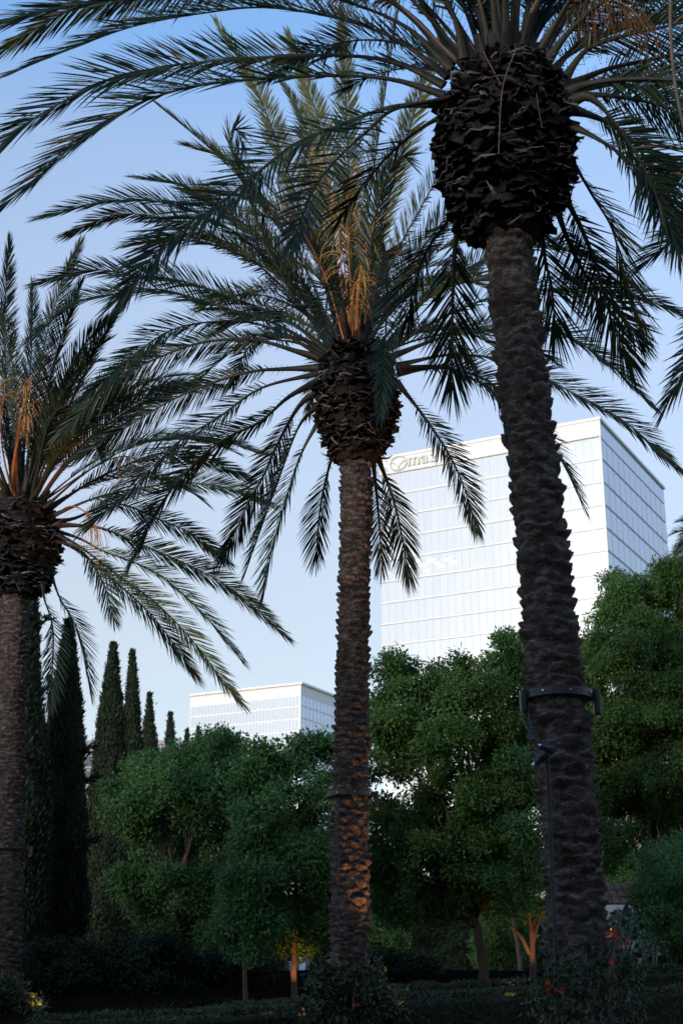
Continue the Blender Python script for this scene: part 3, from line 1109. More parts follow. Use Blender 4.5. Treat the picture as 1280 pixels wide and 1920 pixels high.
GHD = [
    ('low clipped hedge with a lit top crossing the lower left of the lawn', [(60, 1905, 19.6), (300, 1900, 19.8), (440, 1895, 20.2), (580, 1890, 20.6)], .62, .8),
    ('thin hedge with warm-lit leaves by the orange-lit trunk', [(420, 1884, 22.4), (500, 1882, 22.5), (580, 1878, 22.8)], .42, .6),
    ('clipped hedge in front of the grey leaning trunk, right of the central palm', [(690, 1885, 20.4), (800, 1868, 21), (900, 1860, 21.3), (1010, 1852, 21.6), (1400, 1850, 21.8)], .72, 1.0),
    ('thinner hedge behind, with yellow flecks near the orange-lit fork', [(720, 1862, 24), (850, 1850, 24.4), (1000, 1838, 24.8)], .48, .6),
    ('clipped hedge at the right edge under the fine-leaved tree', [(1130, 1822, 24.2), (1200, 1819, 24.2), (1420, 1815, 24.4)], .74, .8)]
for i, (lab, pix, h, w) in enumerate(GHD):
    hedge(lab, hline(pix, h), h, w, 60 + i)


# ------------------------------------------------------------------ palms
class Frond:
    """one pinnate leaf: stem (with base spines) and its leaflets, built along a 3-D centre line"""
    def __init__(s, line, r, leaf=.5, base_w=.07, roll=0.0, twist=0.0, step=.024, dens=1.0, wid=.0205, tip=.6, vmul=1.0, start=.2):
        s.stem, s.leaf = MB(), None
        n = len(line)
        L = np.sum(np.linalg.norm(np.diff(line, axis=0), axis=1))
        T = nm(np.gradient(line, axis=0))
        hd = line[-1] - line[0]
        az = nm(np.array([hd[1], -hd[0], 0.0]) + 1e-6)
        S0 = np.cross(T, [0, 0, 1.0])
        S0 = nm(np.where((S0 @ az)[:, None] < 0, -S0, S0) + .15 * az)
        S0 = nm(S0 - T * np.sum(S0 * T, 1)[:, None])
        N0 = nm(np.cross(S0, T))
        t = np.linspace(0, 1, n)
        ph = roll + twist * t
        S = np.cos(ph)[:, None] * S0 + np.sin(ph)[:, None] * N0
        N = -np.sin(ph)[:, None] * S0 + np.cos(ph)[:, None] * N0
        rad = np.interp(t, [0, .04, .1, .2, .5, .8, 1], [base_w, base_w * .8, base_w * .52, base_w * .36, base_w * .24, base_w * .12, .003])
        s.stem.tube(line, rad, 6, cap=False, flat=.55, side=S)
        m = int(L * (1 - start) / step * dens)
        tt = np.concatenate([np.linspace(.05, start, 9), np.linspace(start, .995, m)])
        tt = np.concatenate([tt, tt + .4 / max(m, 1)])
        side = np.concatenate([np.ones(m + 9), -np.ones(m + 9)])
        tt = np.clip(tt + r.normal(0, .25 / max(m, 1), len(tt)), 0, .998)
        k = tt * (n - 1)
        i = np.minimum(k.astype(int), n - 2)
        f = (k - i)[:, None]
        g = lambda A: A[i] * (1 - f) + A[i + 1] * f
        p, Tp, Sp, Np = g(line), nm(g(T)), nm(g(S)), nm(g(N))
        ln = np.interp(tt, [0, .07, start, start + .06, .38, .6, .8, .93, 1], [.12, .16, .35, .66, .95, 1, .9, .72, tip]) * leaf * r.uniform(.86, 1.1, len(tt))
        al = np.interp(tt, [0, .15, .3, .6, .85, 1], [52, 49, 43, 36, 24, 7]) + r.normal(0, 3.5, len(tt))
        be = np.where(r.random(len(tt)) < .5, r.normal(20, 6, len(tt)), r.normal(36, 7, len(tt))) * vmul
        al, be = np.radians(al)[:, None], np.radians(be)[:, None]
        D = nm(np.cos(al) * Tp + np.sin(al) * (np.cos(be) * Sp * side[:, None] + np.sin(be) * Np))
        W = nm(Tp - D * np.sum(Tp * D, 1)[:, None])
        q = np.cross(D, W)
        a = r.normal(0, .5, len(tt))[:, None] + .5 * side[:, None]
        W = np.cos(a) * W + np.sin(a) * q
        w = (wid * np.where(tt < start - .02, .3, 1) * r.uniform(.8, 1.2, len(tt)) * np.interp(tt, [0, .9, 1], [1, 1, .7]))[:, None]
        l1 = ln[:, None]
        dr = r.uniform(.02, .14, (len(tt), 1)) * l1
        z = np.array([0, 0, 1.0])
        m1 = p + D * l1 * .35 - z * dr * .12
        m2 = p + D * l1 * .72 - z * dr * .52
        e = p + D * l1 - z * dr
        V = np.stack([p - W * w * .25, p + W * w * .25, m1 - W * w * .5, m1 + W * w * .5, m2 - W * w * .36, m2 + W * w * .36, e], 1)
        s.V = V.reshape(-1, 3)
        b = np.arange(len(tt))[:, None] * 7
        s.Q = np.concatenate([b + [0, 1, 3, 2], b + [2, 3, 5, 4]])
        s.T = b + [4, 5, 6]
        tv = r.uniform(.0, .42) + r.uniform(0, .25, len(tt)) + np.where(r.random(len(tt)) < .035, .9, 0)
        s.tint = np.concatenate([tv, tv, tv])

    def put(s, root, base, mat):
        o = link('frond', s.stem.mesh('frond', [M_RACHIS], smooth=True, off=base), root)
        me = mesh_np('leaflets', s.V - base, [s.Q, s.T], [mat], tint=s.tint)
        tag(link('leaflets', me, o), kind='stuff')
        return o


def px_line(pix, d, dz, n=34, s0=0.0):
    """centre line through photo pixels; distance goes from d to d + dz over the length"""
    pix = np.asarray(pix, float)
    s = np.concatenate([[0], np.cumsum(np.linalg.norm(np.diff(pix, axis=0), axis=1))])
    s /= s[-1]
    return spline([P(x, y, d + dz * (s0 + (1 - s0) * q ** 1.15)) for (x, y), q in zip(pix, s)], n)


def free_line(c, az, el, L, droop, r0, n=30, r=None):
    """a frond that leaves the crown at azimuth az, elevation el and bends down by droop (degrees)"""
    ds = L / (n - 1)
    p = np.array(c) + r0 * np.array([math.sin(az), math.cos(az), 0])
    out = [p]
    sw = (r.normal(0, .12) if r is not None else 0)
    for i in range(1, n):
        t = i / (n - 1)
        e = el - droop * t ** 1.6
        a = az + sw * t
        p = p + ds * np.array([math.sin(a) * math.cos(e), math.cos(a) * math.cos(e), math.sin(e)])
        out.append(p)
    return np.array(out)


def boot_mesh(r, v):
    """old leaf base: a curved, ragged, papery wedge; x across, y outwards, z up"""
    nx, ny = 5, 4
    w = [.25, .25, .23, .15]
    y = [-.05, .005, .045, .075]
    V = []
    for k in (0, 1):
        for j in range(ny):
            for i in range(nx):
                a = (i / (nx - 1) - .5) * 2
                yy = y[j] + (r.uniform(-.045, .05) if j == ny - 1 else 0)
                V.append((a * w[j] / 2 + r.normal(0, .006), yy, (1 - a * a) * .035 - j * .004 * (v % 3) + (r.normal(0, .014) if j >= 2 else 0) - k * (.018 - .004 * j)))
    F = []
    o = nx * ny
    for j in range(ny - 1):
        for i in range(nx - 1):
            a = j * nx + i
            F.append([a, a + 1, a + nx + 1, a + nx])
            F.append([o + a, o + a + nx, o + a + nx + 1, o + a + 1])
    for i in range(nx - 1):
        a = (ny - 1) * nx + i
        F.append([a, a + 1, o + a + 1, o + a])
    for j in range(ny - 1):
        for c in (0, nx - 1):
            a = j * nx + c
            q = [a, a + nx, o + a + nx, o + a]
            F.append(q if c == 0 else q[::-1])
    return mesh_np('leaf_boot', V, [np.array(F)], [M_BOOT], smooth=True)


_br = np.random.default_rng(5)
BOOTS = [boot_mesh(_br, v) for v in range(7)]


def bark(root, base, path, rad, seed, scale=.21, pitch=.105, amp=.062):
    """trunk whose old leaf scars stand out as staggered ledges"""
    L = np.sum(np.linalg.norm(np.diff(path, axis=0), axis=1))
    nz = int(L / .0125)
    na = 120
    line = spline(path, nz)
    t = np.linspace(0, 1, nz)
    r0 = np.interp(t, np.linspace(0, 1, len(rad)), rad)
    cols = max(6, round(2 * math.pi * r0.mean() / scale))
    z = t * L
    A = np.arange(na) * 2 * math.pi / na
    th, zz = np.meshgrid(A, z)
    zw = zz + .055 * (vnoise(np.cos(th) * 1.8, np.sin(th) * 1.8, zz * 3.2, seed) - .5) * 2 + .03 * (vnoise(np.cos(th) * 6, np.sin(th) * 6, zz * 9, seed + 8) - .5) + th / (2 * math.pi) * pitch
    thw = th + .3 * (vnoise(np.cos(th) * 2, np.sin(th) * 2, zz * 4 + 9, seed + 1) - .5)
    row = np.floor(zw / pitch)
    b = zw / pitch - row
    u = thw / (2 * math.pi) * cols + .5 * (row % 2)
    cell = np.floor(u)
    a = u - cell
    rnd = vnoise(cell % cols * 7.31, row * 3.17, 0, seed + 2)
    arch = 1 - (2 * a - 1) ** 2
    top = .55 + .42 * arch                       # curved upper lip of the scar
    h = np.where(b < top, np.sin(np.clip(b / top, 0, 1) * math.pi / 2) ** 1.7, np.clip(1 - (b - top) / .22, 0, 1) ** .7)
    h = h * (.25 + .75 * arch ** .6) * (.2 + 1.25 * rnd)
    fib = vnoise(np.cos(th) * 16, np.sin(th) * 16, zz * 9, seed + 4) - .5
    fib2 = vnoise(np.cos(th) * 40, np.sin(th) * 40, zz * 22, seed + 5) - .5
    rr = r0[:, None] + amp * (h - .45) + .018 * fib + .012 * fib2
    S = np.array([1.0, 0, 0])
    V = line[:, None] + np.stack([np.cos(th) * rr, np.sin(th) * rr, 0 * rr + .012 * (h - .4)], -1)
    V = V.reshape(-1, 3)
    i = np.arange(nz - 1)[:, None] * na
    j = np.arange(na)[None]
    k = (j + 1) % na
    Q = np.stack([i + j, i + k, i + na + k, i + na + j], -1).reshape(-1, 4)
    return link('trunk', mesh_np('trunk', V - base, [Q], [M_BARK], smooth=True), root)


def palm(label, d, trunk, bole, seed, fronds, n_up, up=(35, 85), L_up=(3.2, 4.2), boots=150, leaf=.5, azr=None, mat=None, low=0, stubs=12, detail=True, roll=(48, 78), upd=(35, 75)):
    """trunk: (x, y, width px) from the ground up; bole: (x, y, width px) up the swollen crown base"""
    r = np.random.default_rng(seed)
    tp = np.array([P(x, y, d) for x, y, w in trunk])
    rad = np.array([w * mpp(x, y, d) / 2 for x, y, w in trunk])
    b = tp[0].copy()
    b[2] = float(ground_z(b[0], d)) - .05
    if tp[0][2] > b[2] + .2:
        tp = np.vstack([b, tp])
        rad = np.concatenate([[rad[0] * 1.06], rad])
    base = np.array([tp[0][0], tp[0][1], b[2]])
    root = thing('date_palm', label, 'palm tree', base, 'date palms')
    bp = np.array([P(x, y, d) for x, y, w in bole])
    br = np.array([w * mpp(x, y, d) / 2 for x, y, w in bole])
    bark(root, base, np.vstack([tp, bp[1:2]]), np.concatenate([rad, rad[-1:]]), seed)
    # swollen crown base, wrapped in fibre
    prof, cs = [], []
    nb = 34
    line = spline(bp, nb)
    rb = np.interp(np.linspace(0, 1, nb), np.linspace(0, 1, len(br)), br) * .93
    a = np.arange(48) * 2 * math.pi / 48
    V = []
    for q in range(nb):
        rr = rb[q] * (1 + .16 * (vnoise(np.cos(a) * 3, np.sin(a) * 3, q * .5, seed) - .5) + .1 * (vnoise(np.cos(a) * 9, np.sin(a) * 9, q * 1.3, seed) - .5))
        V.append(line[q] + np.stack([np.cos(a) * rr, np.sin(a) * rr, 0 * a + .05 * (vnoise(np.cos(a) * 5, np.sin(a) * 5, q, seed) - .5)], 1))
    V = np.concatenate(V + [line[-1:] + [0, 0, .12], line[:1]])
    i = np.arange(nb - 1)[:, None] * 48
    j = np.arange(48)[None]
    k = (j + 1) % 48
    Q = np.stack([i + j, i + k, i + 48 + k, i + 48 + j], -1).reshape(-1, 4)
    T = np.stack([(nb - 1) * 48 + j[0], (nb - 1) * 48 + k[0], np.full(48, nb * 48)], 1)
    T2 = np.stack([k[0], j[0], np.full(48, nb * 48 + 1)], 1)
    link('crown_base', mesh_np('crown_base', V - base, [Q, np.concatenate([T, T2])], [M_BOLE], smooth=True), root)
    # old leaf bases as single pieces
    for m in range(boots):
        q = (m + .5) / boots
        t = .05 + .88 * q
        ang = m * 2.39996 + r.normal(0, .1)
        c = np.array([np.interp(t, np.linspace(0, 1, nb), line[:, x]) for x in range(3)])
        rr = np.interp(t, np.linspace(0, 1, nb), rb)
        el = R(np.interp(t, [0, .2, .6, 1], [-50, -18, 4, 40]) + r.normal(0, 14))
        o = link('leaf_boot', BOOTS[r.integers(7)], root)
        p = c + np.array([math.sin(ang), math.cos(ang), 0]) * rr - base
        sc = r.uniform(.6, 1.35) * (rb.max() / .5) ** .5
        o.matrix_local = Matrix.Translation(p) @ Matrix.Rotation(-ang, 4, 'Z') @ Matrix.Rotation(el, 4, 'X') @ Matrix.Rotation(r.normal(0, .22), 4, 'Y') @ Matrix.Scale(sc, 4)
    # loose fibres and shreds
    if detail:
        mb = MB()
        for m in range(320):
            t = r.uniform(.03, .98)
            ang = r.uniform(0, 2 * math.pi)
            c = np.array([np.interp(t, np.linspace(0, 1, nb), line[:, x]) for x in range(3)])
            rr = np.interp(t, np.linspace(0, 1, nb), rb)
            o = np.array([math.sin(ang), math.cos(ang), 0])
            sd = np.array([math.cos(ang), -math.sin(ang), 0])
            p = c + o * rr * 1.02
            ln = r.uniform(.07, .3)
            dirv = nm(sd * r.normal(0, 1.3) + np.array([0, 0, r.normal(-.1, .4)]) + o * .3)
            side_v = nm(np.cross(dirv, o) + r.normal(0, .35, 3))
            w0 = r.uniform(.004, .028) * (1 if r.random() < .5 else .4)
            prev = None
            vs = []
            for q in range(5):
                tq = q / 4
                c_ = p + dirv * ln * tq + o * (.035 + .06 * math.sin(tq * 3) * r.uniform(.3, 1.2)) + r.normal(0, .008, 3)
                w_ = side_v * w0 * (1.0 - .75 * tq) * r.uniform(.5, 1.3)
                vs += [c_ - w_, c_ + w_]
            mb.add(vs, [[2 * q, 2 * q + 1, 2 * q + 3, 2 * q + 2] for q in range(4)])
        tag(link('fibre', mb.mesh('fibre', [M_SHRED], off=base), root), kind='stuff')
        for m in range(stubs):
            ang = m * 2 * math.pi / stubs + r.normal(0, .15)
            o = np.array([math.sin(ang), math.cos(ang), 0])
            p = line[-1] + o * rb[-1] * .95 - [0, 0, .1]
            ln = r.uniform(.16, .34)
            e = p + o * ln * r.uniform(.3, .8) + np.array([0, 0, ln])
            sd = np.array([math.cos(ang), -math.sin(ang), 0])
            st = MB().tube(np.array([p, (p + e) / 2, e]), [.07, .055, .045], 7, flat=.45, side=np.tile(sd, (3, 1)))
            link('leaf_stub', st.mesh('leaf_stub', [M_BOOT], smooth=False, off=base), root)
    top = line[-1]
    for spec in fronds:
        pix, dz = spec[0], spec[1]
        kw = dict(spec[2]) if len(spec) > 2 else {}
        mt = kw.pop('mat', None) or M_FROND
        rl = kw.pop('roll', None)
        if rl is None:
            hx = abs(pix[-1][0] - pix[0][0]) * mpp(*pix[-1], d)
            rl = hx / math.hypot(hx, dz + .01) * r.uniform(*roll) * (1 if r.random() < .5 else -1)
        ln = px_line(pix, d + np.sign(dz) * min(abs(dz), .3) * .8, dz)
        Frond(ln, r, leaf=kw.pop('leaf', leaf), roll=R(rl), twist=R(r.uniform(-18, 18)), **kw).put(root, base, mt)
    for m in range(n_up):
        az = (m * 2.39996 + r.normal(0, .25)) if azr is None else r.uniform(R(azr[0]), R(azr[1]))
        q = (m + .5) / n_up
        el = R(up[0] + (up[1] - up[0]) * q + r.normal(0, 4))
        ln = free_line(top + [0, 0, -.12 + .25 * q], az, el, r.uniform(*L_up), R(r.uniform(*upd)), rb[-1] * (1 - .75 * q), r=r)
        Frond(ln, r, leaf=leaf, roll=R(r.normal(0, 22)), twist=R(r.uniform(-25, 25))).put(root, base, mat or M_FROND)
    return root, base, top, line, rb


def strands(root, base, stem_pts, rs, n, length, r, wr=.006, hang=1.0, fan=.35, mat=None, smat=None, beads=False, along=.72, name='fruit_stalk'):
    """flower stalk: a flat stem with many thin strands hanging from its end"""
    st = spline(stem_pts, 16)
    mb = MB().tube(st, np.linspace(rs, rs * .35, 16), 6, flat=.5, cap=False)
    o = link(name, mb.mesh(name, [smat or M_STALK], smooth=True, off=base), root)
    mb = MB()
    for i in range(n):
        k = r.uniform(along, 1) * 15
        a = int(min(k, 14))
        p = st[a] + (st[a + 1] - st[a]) * (k - a)
        Ln = length * r.uniform(.55, 1.15)
        T = nm(st[-1] - st[-3])
        dv = nm(T * r.uniform(.2, 1) + r.normal(0, fan, 3) + np.array([0, 0, .2]))
        pts = [p]
        ns = 7
        for q in range(1, ns):
            t = q / (ns - 1)
            dv = nm(dv + np.array([0, 0, -1]) * hang * .5 + r.normal(0, .1, 3))
            pts.append(pts[-1] + dv * Ln / (ns - 1))
        mb.tube(spline(pts, 9), np.linspace(wr, wr * .6, 9), 3, cap=False)
        if beads:
            sp = spline(pts, 16)
            for b in sp[3:]:
                e = r.uniform(.007, .011)
                v = np.array([[1, 0, 0], [-1, 0, 0], [0, 1, 0], [0, -1, 0], [0, 0, 1], [0, 0, -1]]) * e
                mb.add(v + b, np.array([[0, 2, 4], [2, 1, 4], [1, 3, 4], [3, 0, 4], [2, 0, 5], [1, 2, 5], [3, 1, 5], [0, 3, 5]]))
    tag(link('strands', mb.mesh('strands', [mat or M_STRAND], off=base), o), kind='stuff')
    return o


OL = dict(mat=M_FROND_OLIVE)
# central palm --------------------------------------------------------------------------------
B_FR = [
    ([(640, 640), (590, 470), (500, 215), (465, 140), (405, 40)], 1.2, OL),
    ([(645, 640), (625, 450), (600, 240), (575, 165), (540, 65)], 1.6, OL),
    ([(643, 640), (610, 480), (575, 250), (550, 190), (524, 150)], 2.2, OL),
    ([(655, 640), (655, 400), (648, 186), (641, 20)], 1.0, OL),
    ([(665, 640), (690, 400), (718, 200), (748, 10)], .8, OL),
    ([(670, 640), (715, 420), (780, 200), (830, 60)], 1.8, OL),
    ([(675, 645), (740, 480), (820, 330), (880, 180)], 1.2, OL),
    ([(680, 645), (745, 530), (842, 400), (930, 300)], -.8, {}),
    ([(630, 645), (570, 500), (470, 360), (400, 285), (300, 200)], -1.2, OL),
    ([(628, 645), (575, 545), (480, 445), (360, 355), (258, 332)], 1.5, {}),
    ([(622, 650), (560, 545), (440, 435), (310, 380), (200, 378), (80, 406)], -1.0, {}),
    ([(622, 655), (560, 570), (450, 470), (330, 415), (220, 402), (125, 440)], 1.2, {}),
    ([(618, 660), (540, 602), (440, 560), (343, 527), (255, 515), (170, 506), (75, 530)], -.6, {}),
    ([(612, 662), (514, 606), (416, 575), (303, 543), (225, 550), (147, 566), (58, 632)], .8, {}),
    ([(605, 668), (514, 618), (440, 602), (343, 612), (274, 648), (160, 745)], -1.4, {}),
    ([(600, 672), (560, 660), (480, 638), (392, 640), (313, 664), (220, 712), (112, 812)], .4, {}),
    ([(598, 690), (530, 692), (470, 697), (392, 720), (313, 755), (220, 812), (140, 860)], 1.2, {}),
    ([(596, 700), (489, 728), (411, 782), (343, 822), (294, 868), (245, 918), (160, 990)], -.8, {}),
    ([(595, 715), (540, 745), (489, 790), (431, 818), (382, 852), (343, 894), (294, 955), (246, 1055)], -1.2, {}),
    ([(595, 735), (560, 762), (519, 835), (495, 890), (468, 938), (440, 1000), (414, 1050)], .7, {}),
    ([(597, 760), (560, 800), (519, 910), (485, 1005), (462, 1070)], -.9, {}),
    ([(600, 785), (565, 850), (538, 930), (510, 1030), (492, 1122)], .3, {}),
    ([(625, 845), (607, 915), (597, 980), (592, 1048)], .8, {}),
    ([(705, 850), (735, 930), (752, 1000), (766, 1080)], .4, {}),
    ([(698, 855), (706, 930), (712, 1000), (716, 1062)], 1.0, {}),
    ([(742, 715), (790, 775), (840, 850), (872, 920), (892, 990)], -.4, {}),
    ([(745, 700), (830, 690), (915, 715), (960, 770), (1000, 850)], 1.2, {}),
    ([(742, 685), (850, 665), (960, 680), (1060, 730), (1170, 790), (1272, 882)], -1.0, {}),
    ([(742, 690), (840, 690), (940, 745), (1020, 820), (1060, 880), (1092, 948)], .7, {}),
    ([(735, 668), (830, 632), (930, 610), (1040, 620), (1138, 680), (1222, 762)], .9, {}),
    ([(730, 655), (820, 600), (930, 555), (1060, 540), (1170, 548), (1275, 588)], -.7, {}),
    ([(722, 650), (800, 560), (900, 490), (1000, 460), (1100, 480), (1180, 530)], 1.4, {}),
    ([(690, 640), (705, 540), (722, 470), (726, 520), (722, 640), (712, 778)], -2.2, dict(roll=8)),
    ([(655, 640), (640, 560), (620, 540), (612, 570), (610, 640)], -2.4, dict(roll=10)),
    ([(640, 650), (590, 600), (555, 575), (530, 580), (520, 625)], -2.6, dict(roll=20)),
    ([(690, 640), (697, 450), (720, 345), (750, 295), (772, 310)], -1.5, dict(roll=15)),
    ([(610, 660), (540, 640), (480, 640), (450, 680), (437, 720)], 2.6, {}),
    ([(620, 655), (530, 520), (470, 380), (430, 260), (446, 245), (455, 275)], -1.9, dict(roll=25)),
]
B_root, B_base, B_top, B_line, B_rb = palm(
    'central date palm with a straight trunk and orange flower stalks in its crown', 19.6,
    [(654, 1990, 80), (654, 1800, 69), (656, 1640, 69), (657, 1500, 68), (660, 1300, 65), (664, 1100, 60), (667, 950, 56), (668, 850, 57)],
    [(668, 868, 76), (668, 838, 110), (668, 805, 140), (668, 760, 152), (669, 710, 148), (669, 675, 122), (668, 650, 90)],
    101, B_FR, 30, up=(32, 86), L_up=(3.3, 4.3), leaf=.52, azr=(-105, 105), mat=M_FROND_OLIVE, boots=260)
rr = np.random.default_rng(77)


def at_px(x, y, d):
    return P(x, y, d)


for pts, n, ln, kw in (
        ([at_px(655, 640, 19.5), at_px(648, 520, 19.2), at_px(630, 400, 19.0), at_px(600, 300, 18.9), at_px(575, 268, 18.8)], 46, .62, {}),
        ([at_px(662, 640, 19.5), at_px(655, 500, 19.2), at_px(650, 400, 19.0), at_px(660, 330, 18.8), at_px(676, 312, 18.7)], 40, .5, {}),
        ([at_px(668, 640, 19.5), at_px(672, 540, 19.1), at_px(690, 440, 18.9), at_px(706, 410, 18.7)], 36, .5, {}),
        ([at_px(655, 645, 19.4), at_px(658, 580, 19.0), at_px(664, 540, 18.7), at_px(672, 530, 18.5)], 40, .55, {}),
        ([at_px(645, 640, 19.5), at_px(610, 520, 19.3), at_px(560, 420, 19.2), at_px(520, 370, 19.1)], 30, .5, {}),
        ([at_px(675, 640, 19.5), at_px(700, 540, 19.4), at_px(735, 470, 19.3), at_px(750, 455, 19.2)], 30, .45, {}),
        ([at_px(648, 640, 19.5), at_px(640, 520, 19.2), at_px(636, 430, 19.0), at_px(625, 390, 18.9)], 36, .5, {})):
    strands(B_root, B_base, pts, .036, n, ln, rr, along=.5, fan=.6, hang=.8, **kw)

# right palm -----------------------------------------------------------------------------------
A_FR = [
    ([(835, 195), (746, 199), (693, 213), (640, 234), (560, 266), (500, 310), (415, 380), (320, 445), (225, 560)], -.9, {}),
    ([(832, 178), (740, 150), (640, 142), (500, 147), (350, 165), (250, 200), (150, 265), (80, 325), (15, 380)], -.4, {}),
    ([(832, 160), (750, 120), (640, 104), (450, 110), (300, 127), (200, 150), (100, 200), (25, 250), (-30, 320)], .5, {}),
    ([(840, 145), (746, 76), (640, 36), (500, 14), (380, 25), (250, 50), (140, 90), (40, 130)], .9, {}),
    ([(845, 130), (760, 50), (640, 0), (520, -25), (380, -20), (220, 0), (90, 20), (-20, 60)], -.9, {}),
    ([(846, 125), (780, 40), (690, -20), (560, -50), (420, -50), (280, -20), (150, 10), (10, 90)], 1.2, {}),
    ([(855, 115), (800, 20), (740, -60), (620, -110), (480, -110), (330, -60), (190, 10)], .6, {}),
    ([(838, 185), (740, 205), (690, 245), (630, 300), (585, 360), (545, 465)], -2.0, dict(roll=18)),
    ([(836, 215), (790, 240), (730, 290), (670, 360), (630, 420)], 1.7, {}),
    ([(1050, 160), (1096, 96), (1152, 72), (1227, 54), (1310, 40), (1420, 60)], -.5, {}),
    ([(1055, 165), (1134, 131), (1209, 114), (1290, 104), (1400, 130), (1500, 190)], .6, {}),
    ([(1060, 175), (1090, 160), (1145, 150), (1230, 148), (1330, 160), (1430, 220)], -.8, {}),
    ([(1065, 178), (1110, 165), (1170, 158), (1220, 175), (1270, 205), (1320, 280)], 1.3, {}),
    ([(1070, 185), (1110, 178), (1160, 182), (1215, 192), (1275, 215), (1350, 290)], .4, {}),
    ([(1070, 192), (1095, 180), (1125, 198), (1165, 250), (1210, 322), (1262, 440)], -.9, {}),
    ([(1068, 205), (1112, 218), (1152, 238), (1195, 275), (1225, 330), (1282, 430)], .5, {}),
    ([(1068, 235), (1110, 255), (1150, 280), (1185, 308), (1223, 345), (1255, 405), (1275, 470)], -.7, {}),
    ([(1060, 270), (1078, 310), (1109, 365), (1147, 430), (1168, 517), (1188, 580), (1200, 615)], .6, {}),
    ([(1050, 330), (1065, 380), (1090, 430), (1118, 502), (1142, 590), (1182, 680)], .9, {}),
    ([(990, 395), (1012, 430), (1022, 490), (1034, 545), (1042, 625)], .6, {}),
    ([(1035, 360), (1060, 440), (1100, 520), (1150, 570), (1200, 640)], 1.4, {}),
    ([(880, 400), (856, 440), (849, 540), (847, 640), (848, 725)], .7, {}),
    ([(860, 370), (835, 420), (800, 470), (775, 540), (765, 600)], 1.3, {}),
    ([(870, 110), (850, 30), (800, -60), (700, -140), (560, -160)], -1.0, {}),
    ([(900, 100), (870, -20), (830, -150), (760, -250)], .8, {}),
    ([(930, 95), (920, -40), (910, -200), (880, -330)], 1.5, {}),
    ([(960, 95), (965, -60), (975, -220), (1000, -340)], .6, {}),
    ([(990, 100), (1020, -40), (1060, -160), (1140, -250)], 1.5, {}),
    ([(1010, 110), (1060, 20), (1130, -70), (1230, -130), (1330, -120)], .7, {}),
    ([(1020, 120), (1075, 50), (1150, -10), (1250, -50), (1370, -30)], -.8, {}),
    ([(1035, 135), (1085, 80), (1150, 30), (1230, 0), (1340, -10)], 1.2, {}),
]
A_root, A_base, A_top, A_line, A_rb = palm(
    'nearest date palm with a thick leaning trunk and huge dark crown base at top right', 12.1,
    [(1098, 2200, 128), (1092, 1900, 114), (1085, 1780, 111), (1072, 1600, 108), (1054, 1400, 108), (1036, 1250, 104), (1018, 1050, 98), (1000, 880, 94), (980, 720, 90), (962, 560, 87), (950, 430, 86)],
    [(950, 448, 110), (950, 425, 168), (949, 385, 222), (947, 320, 240), (946, 240, 248), (945, 175, 228), (945, 145, 190), (945, 126, 150)],
    202, A_FR, 26, up=(48, 88), L_up=(3.2, 3.9), leaf=.6, boots=300, stubs=16)
ra = np.random.default_rng(78)
strands(A_root, A_base, [at_px(990, 110, 12.0), at_px(1060, 20, 11.8), at_px(1120, -5, 11.6), at_px(1180, 15, 11.5), at_px(1215, 60, 11.45)], .03, 80, .55, ra, mat=M_STRAND_DARK, smat=M_DRY, wr=.003, hang=.9, beads=True, along=.35)
strands(A_root, A_base, [at_px(1000, 115, 12.2), at_px(1090, 0, 12.4), at_px(1180, -40, 12.5), at_px(1260, -20, 12.5)], .03, 60, .7, ra, mat=M_STRAND_DARK, smat=M_DRY, wr=.003, hang=1.0, beads=True, along=.3)
strands(A_root, A_base, [at_px(980, 110, 12.3), at_px(1020, 30, 12.6), at_px(1050, -10, 12.7), at_px(1085, -5, 12.8)], .03, 36, .55, ra, mat=M_STRAND_DARK, smat=M_DRY, wr=.003, hang=1.0, beads=True, along=.4)
strands(A_root, A_base, [at_px(860, 120, 12.1), at_px(760, 20, 12.0), at_px(690, -30, 12.0), at_px(640, -20, 12.0)], .03, 36, .5, ra, mat=M_STRAND_DARK, smat=M_DRY, wr=.003, hang=.9, beads=True, along=.6)
# dry strips: one lies against the crown base, another hangs down at the frame's right edge
for pts, w, nmn in (([(967, 91, 11.35), (945, 150, 11.38), (938, 200, 11.4), (934, 290, 11.48)], .024, 'dry_stem'),
                    ([(905, 96, 11.4), (920, 125, 11.45), (938, 158, 11.47)], .012, 'dry_stem'),
                    ([(1005, 175, 11.42), (1009, 205, 11.43), (1016, 240, 11.46)], .011, 'dry_stem')):
    q = spline([P(*p) for p in pts], 14)
    link(nmn, MB().tube(q, np.linspace(w * .5, w, 14) * np.linspace(1, .5, 14), 6, flat=.4, cap=False).mesh(nmn, [M_DRY], smooth=True, off=A_base), A_root)
q = spline([P(960, 95, 12.0), P(1080, -120, 11.2), P(1200, -190, 10.8), P(1250, -60, 10.7), P(1256, 60, 10.7), P(1262, 140, 10.7), P(1272, 200, 10.7), P(1288, 270, 10.7)], 40)
link('dry_stem', MB().tube(q, np.linspace(.035, .022, 40), 7, flat=.6, cap=False).mesh('dry_stem', [M_DRY], smooth=True, off=A_base), A_root)

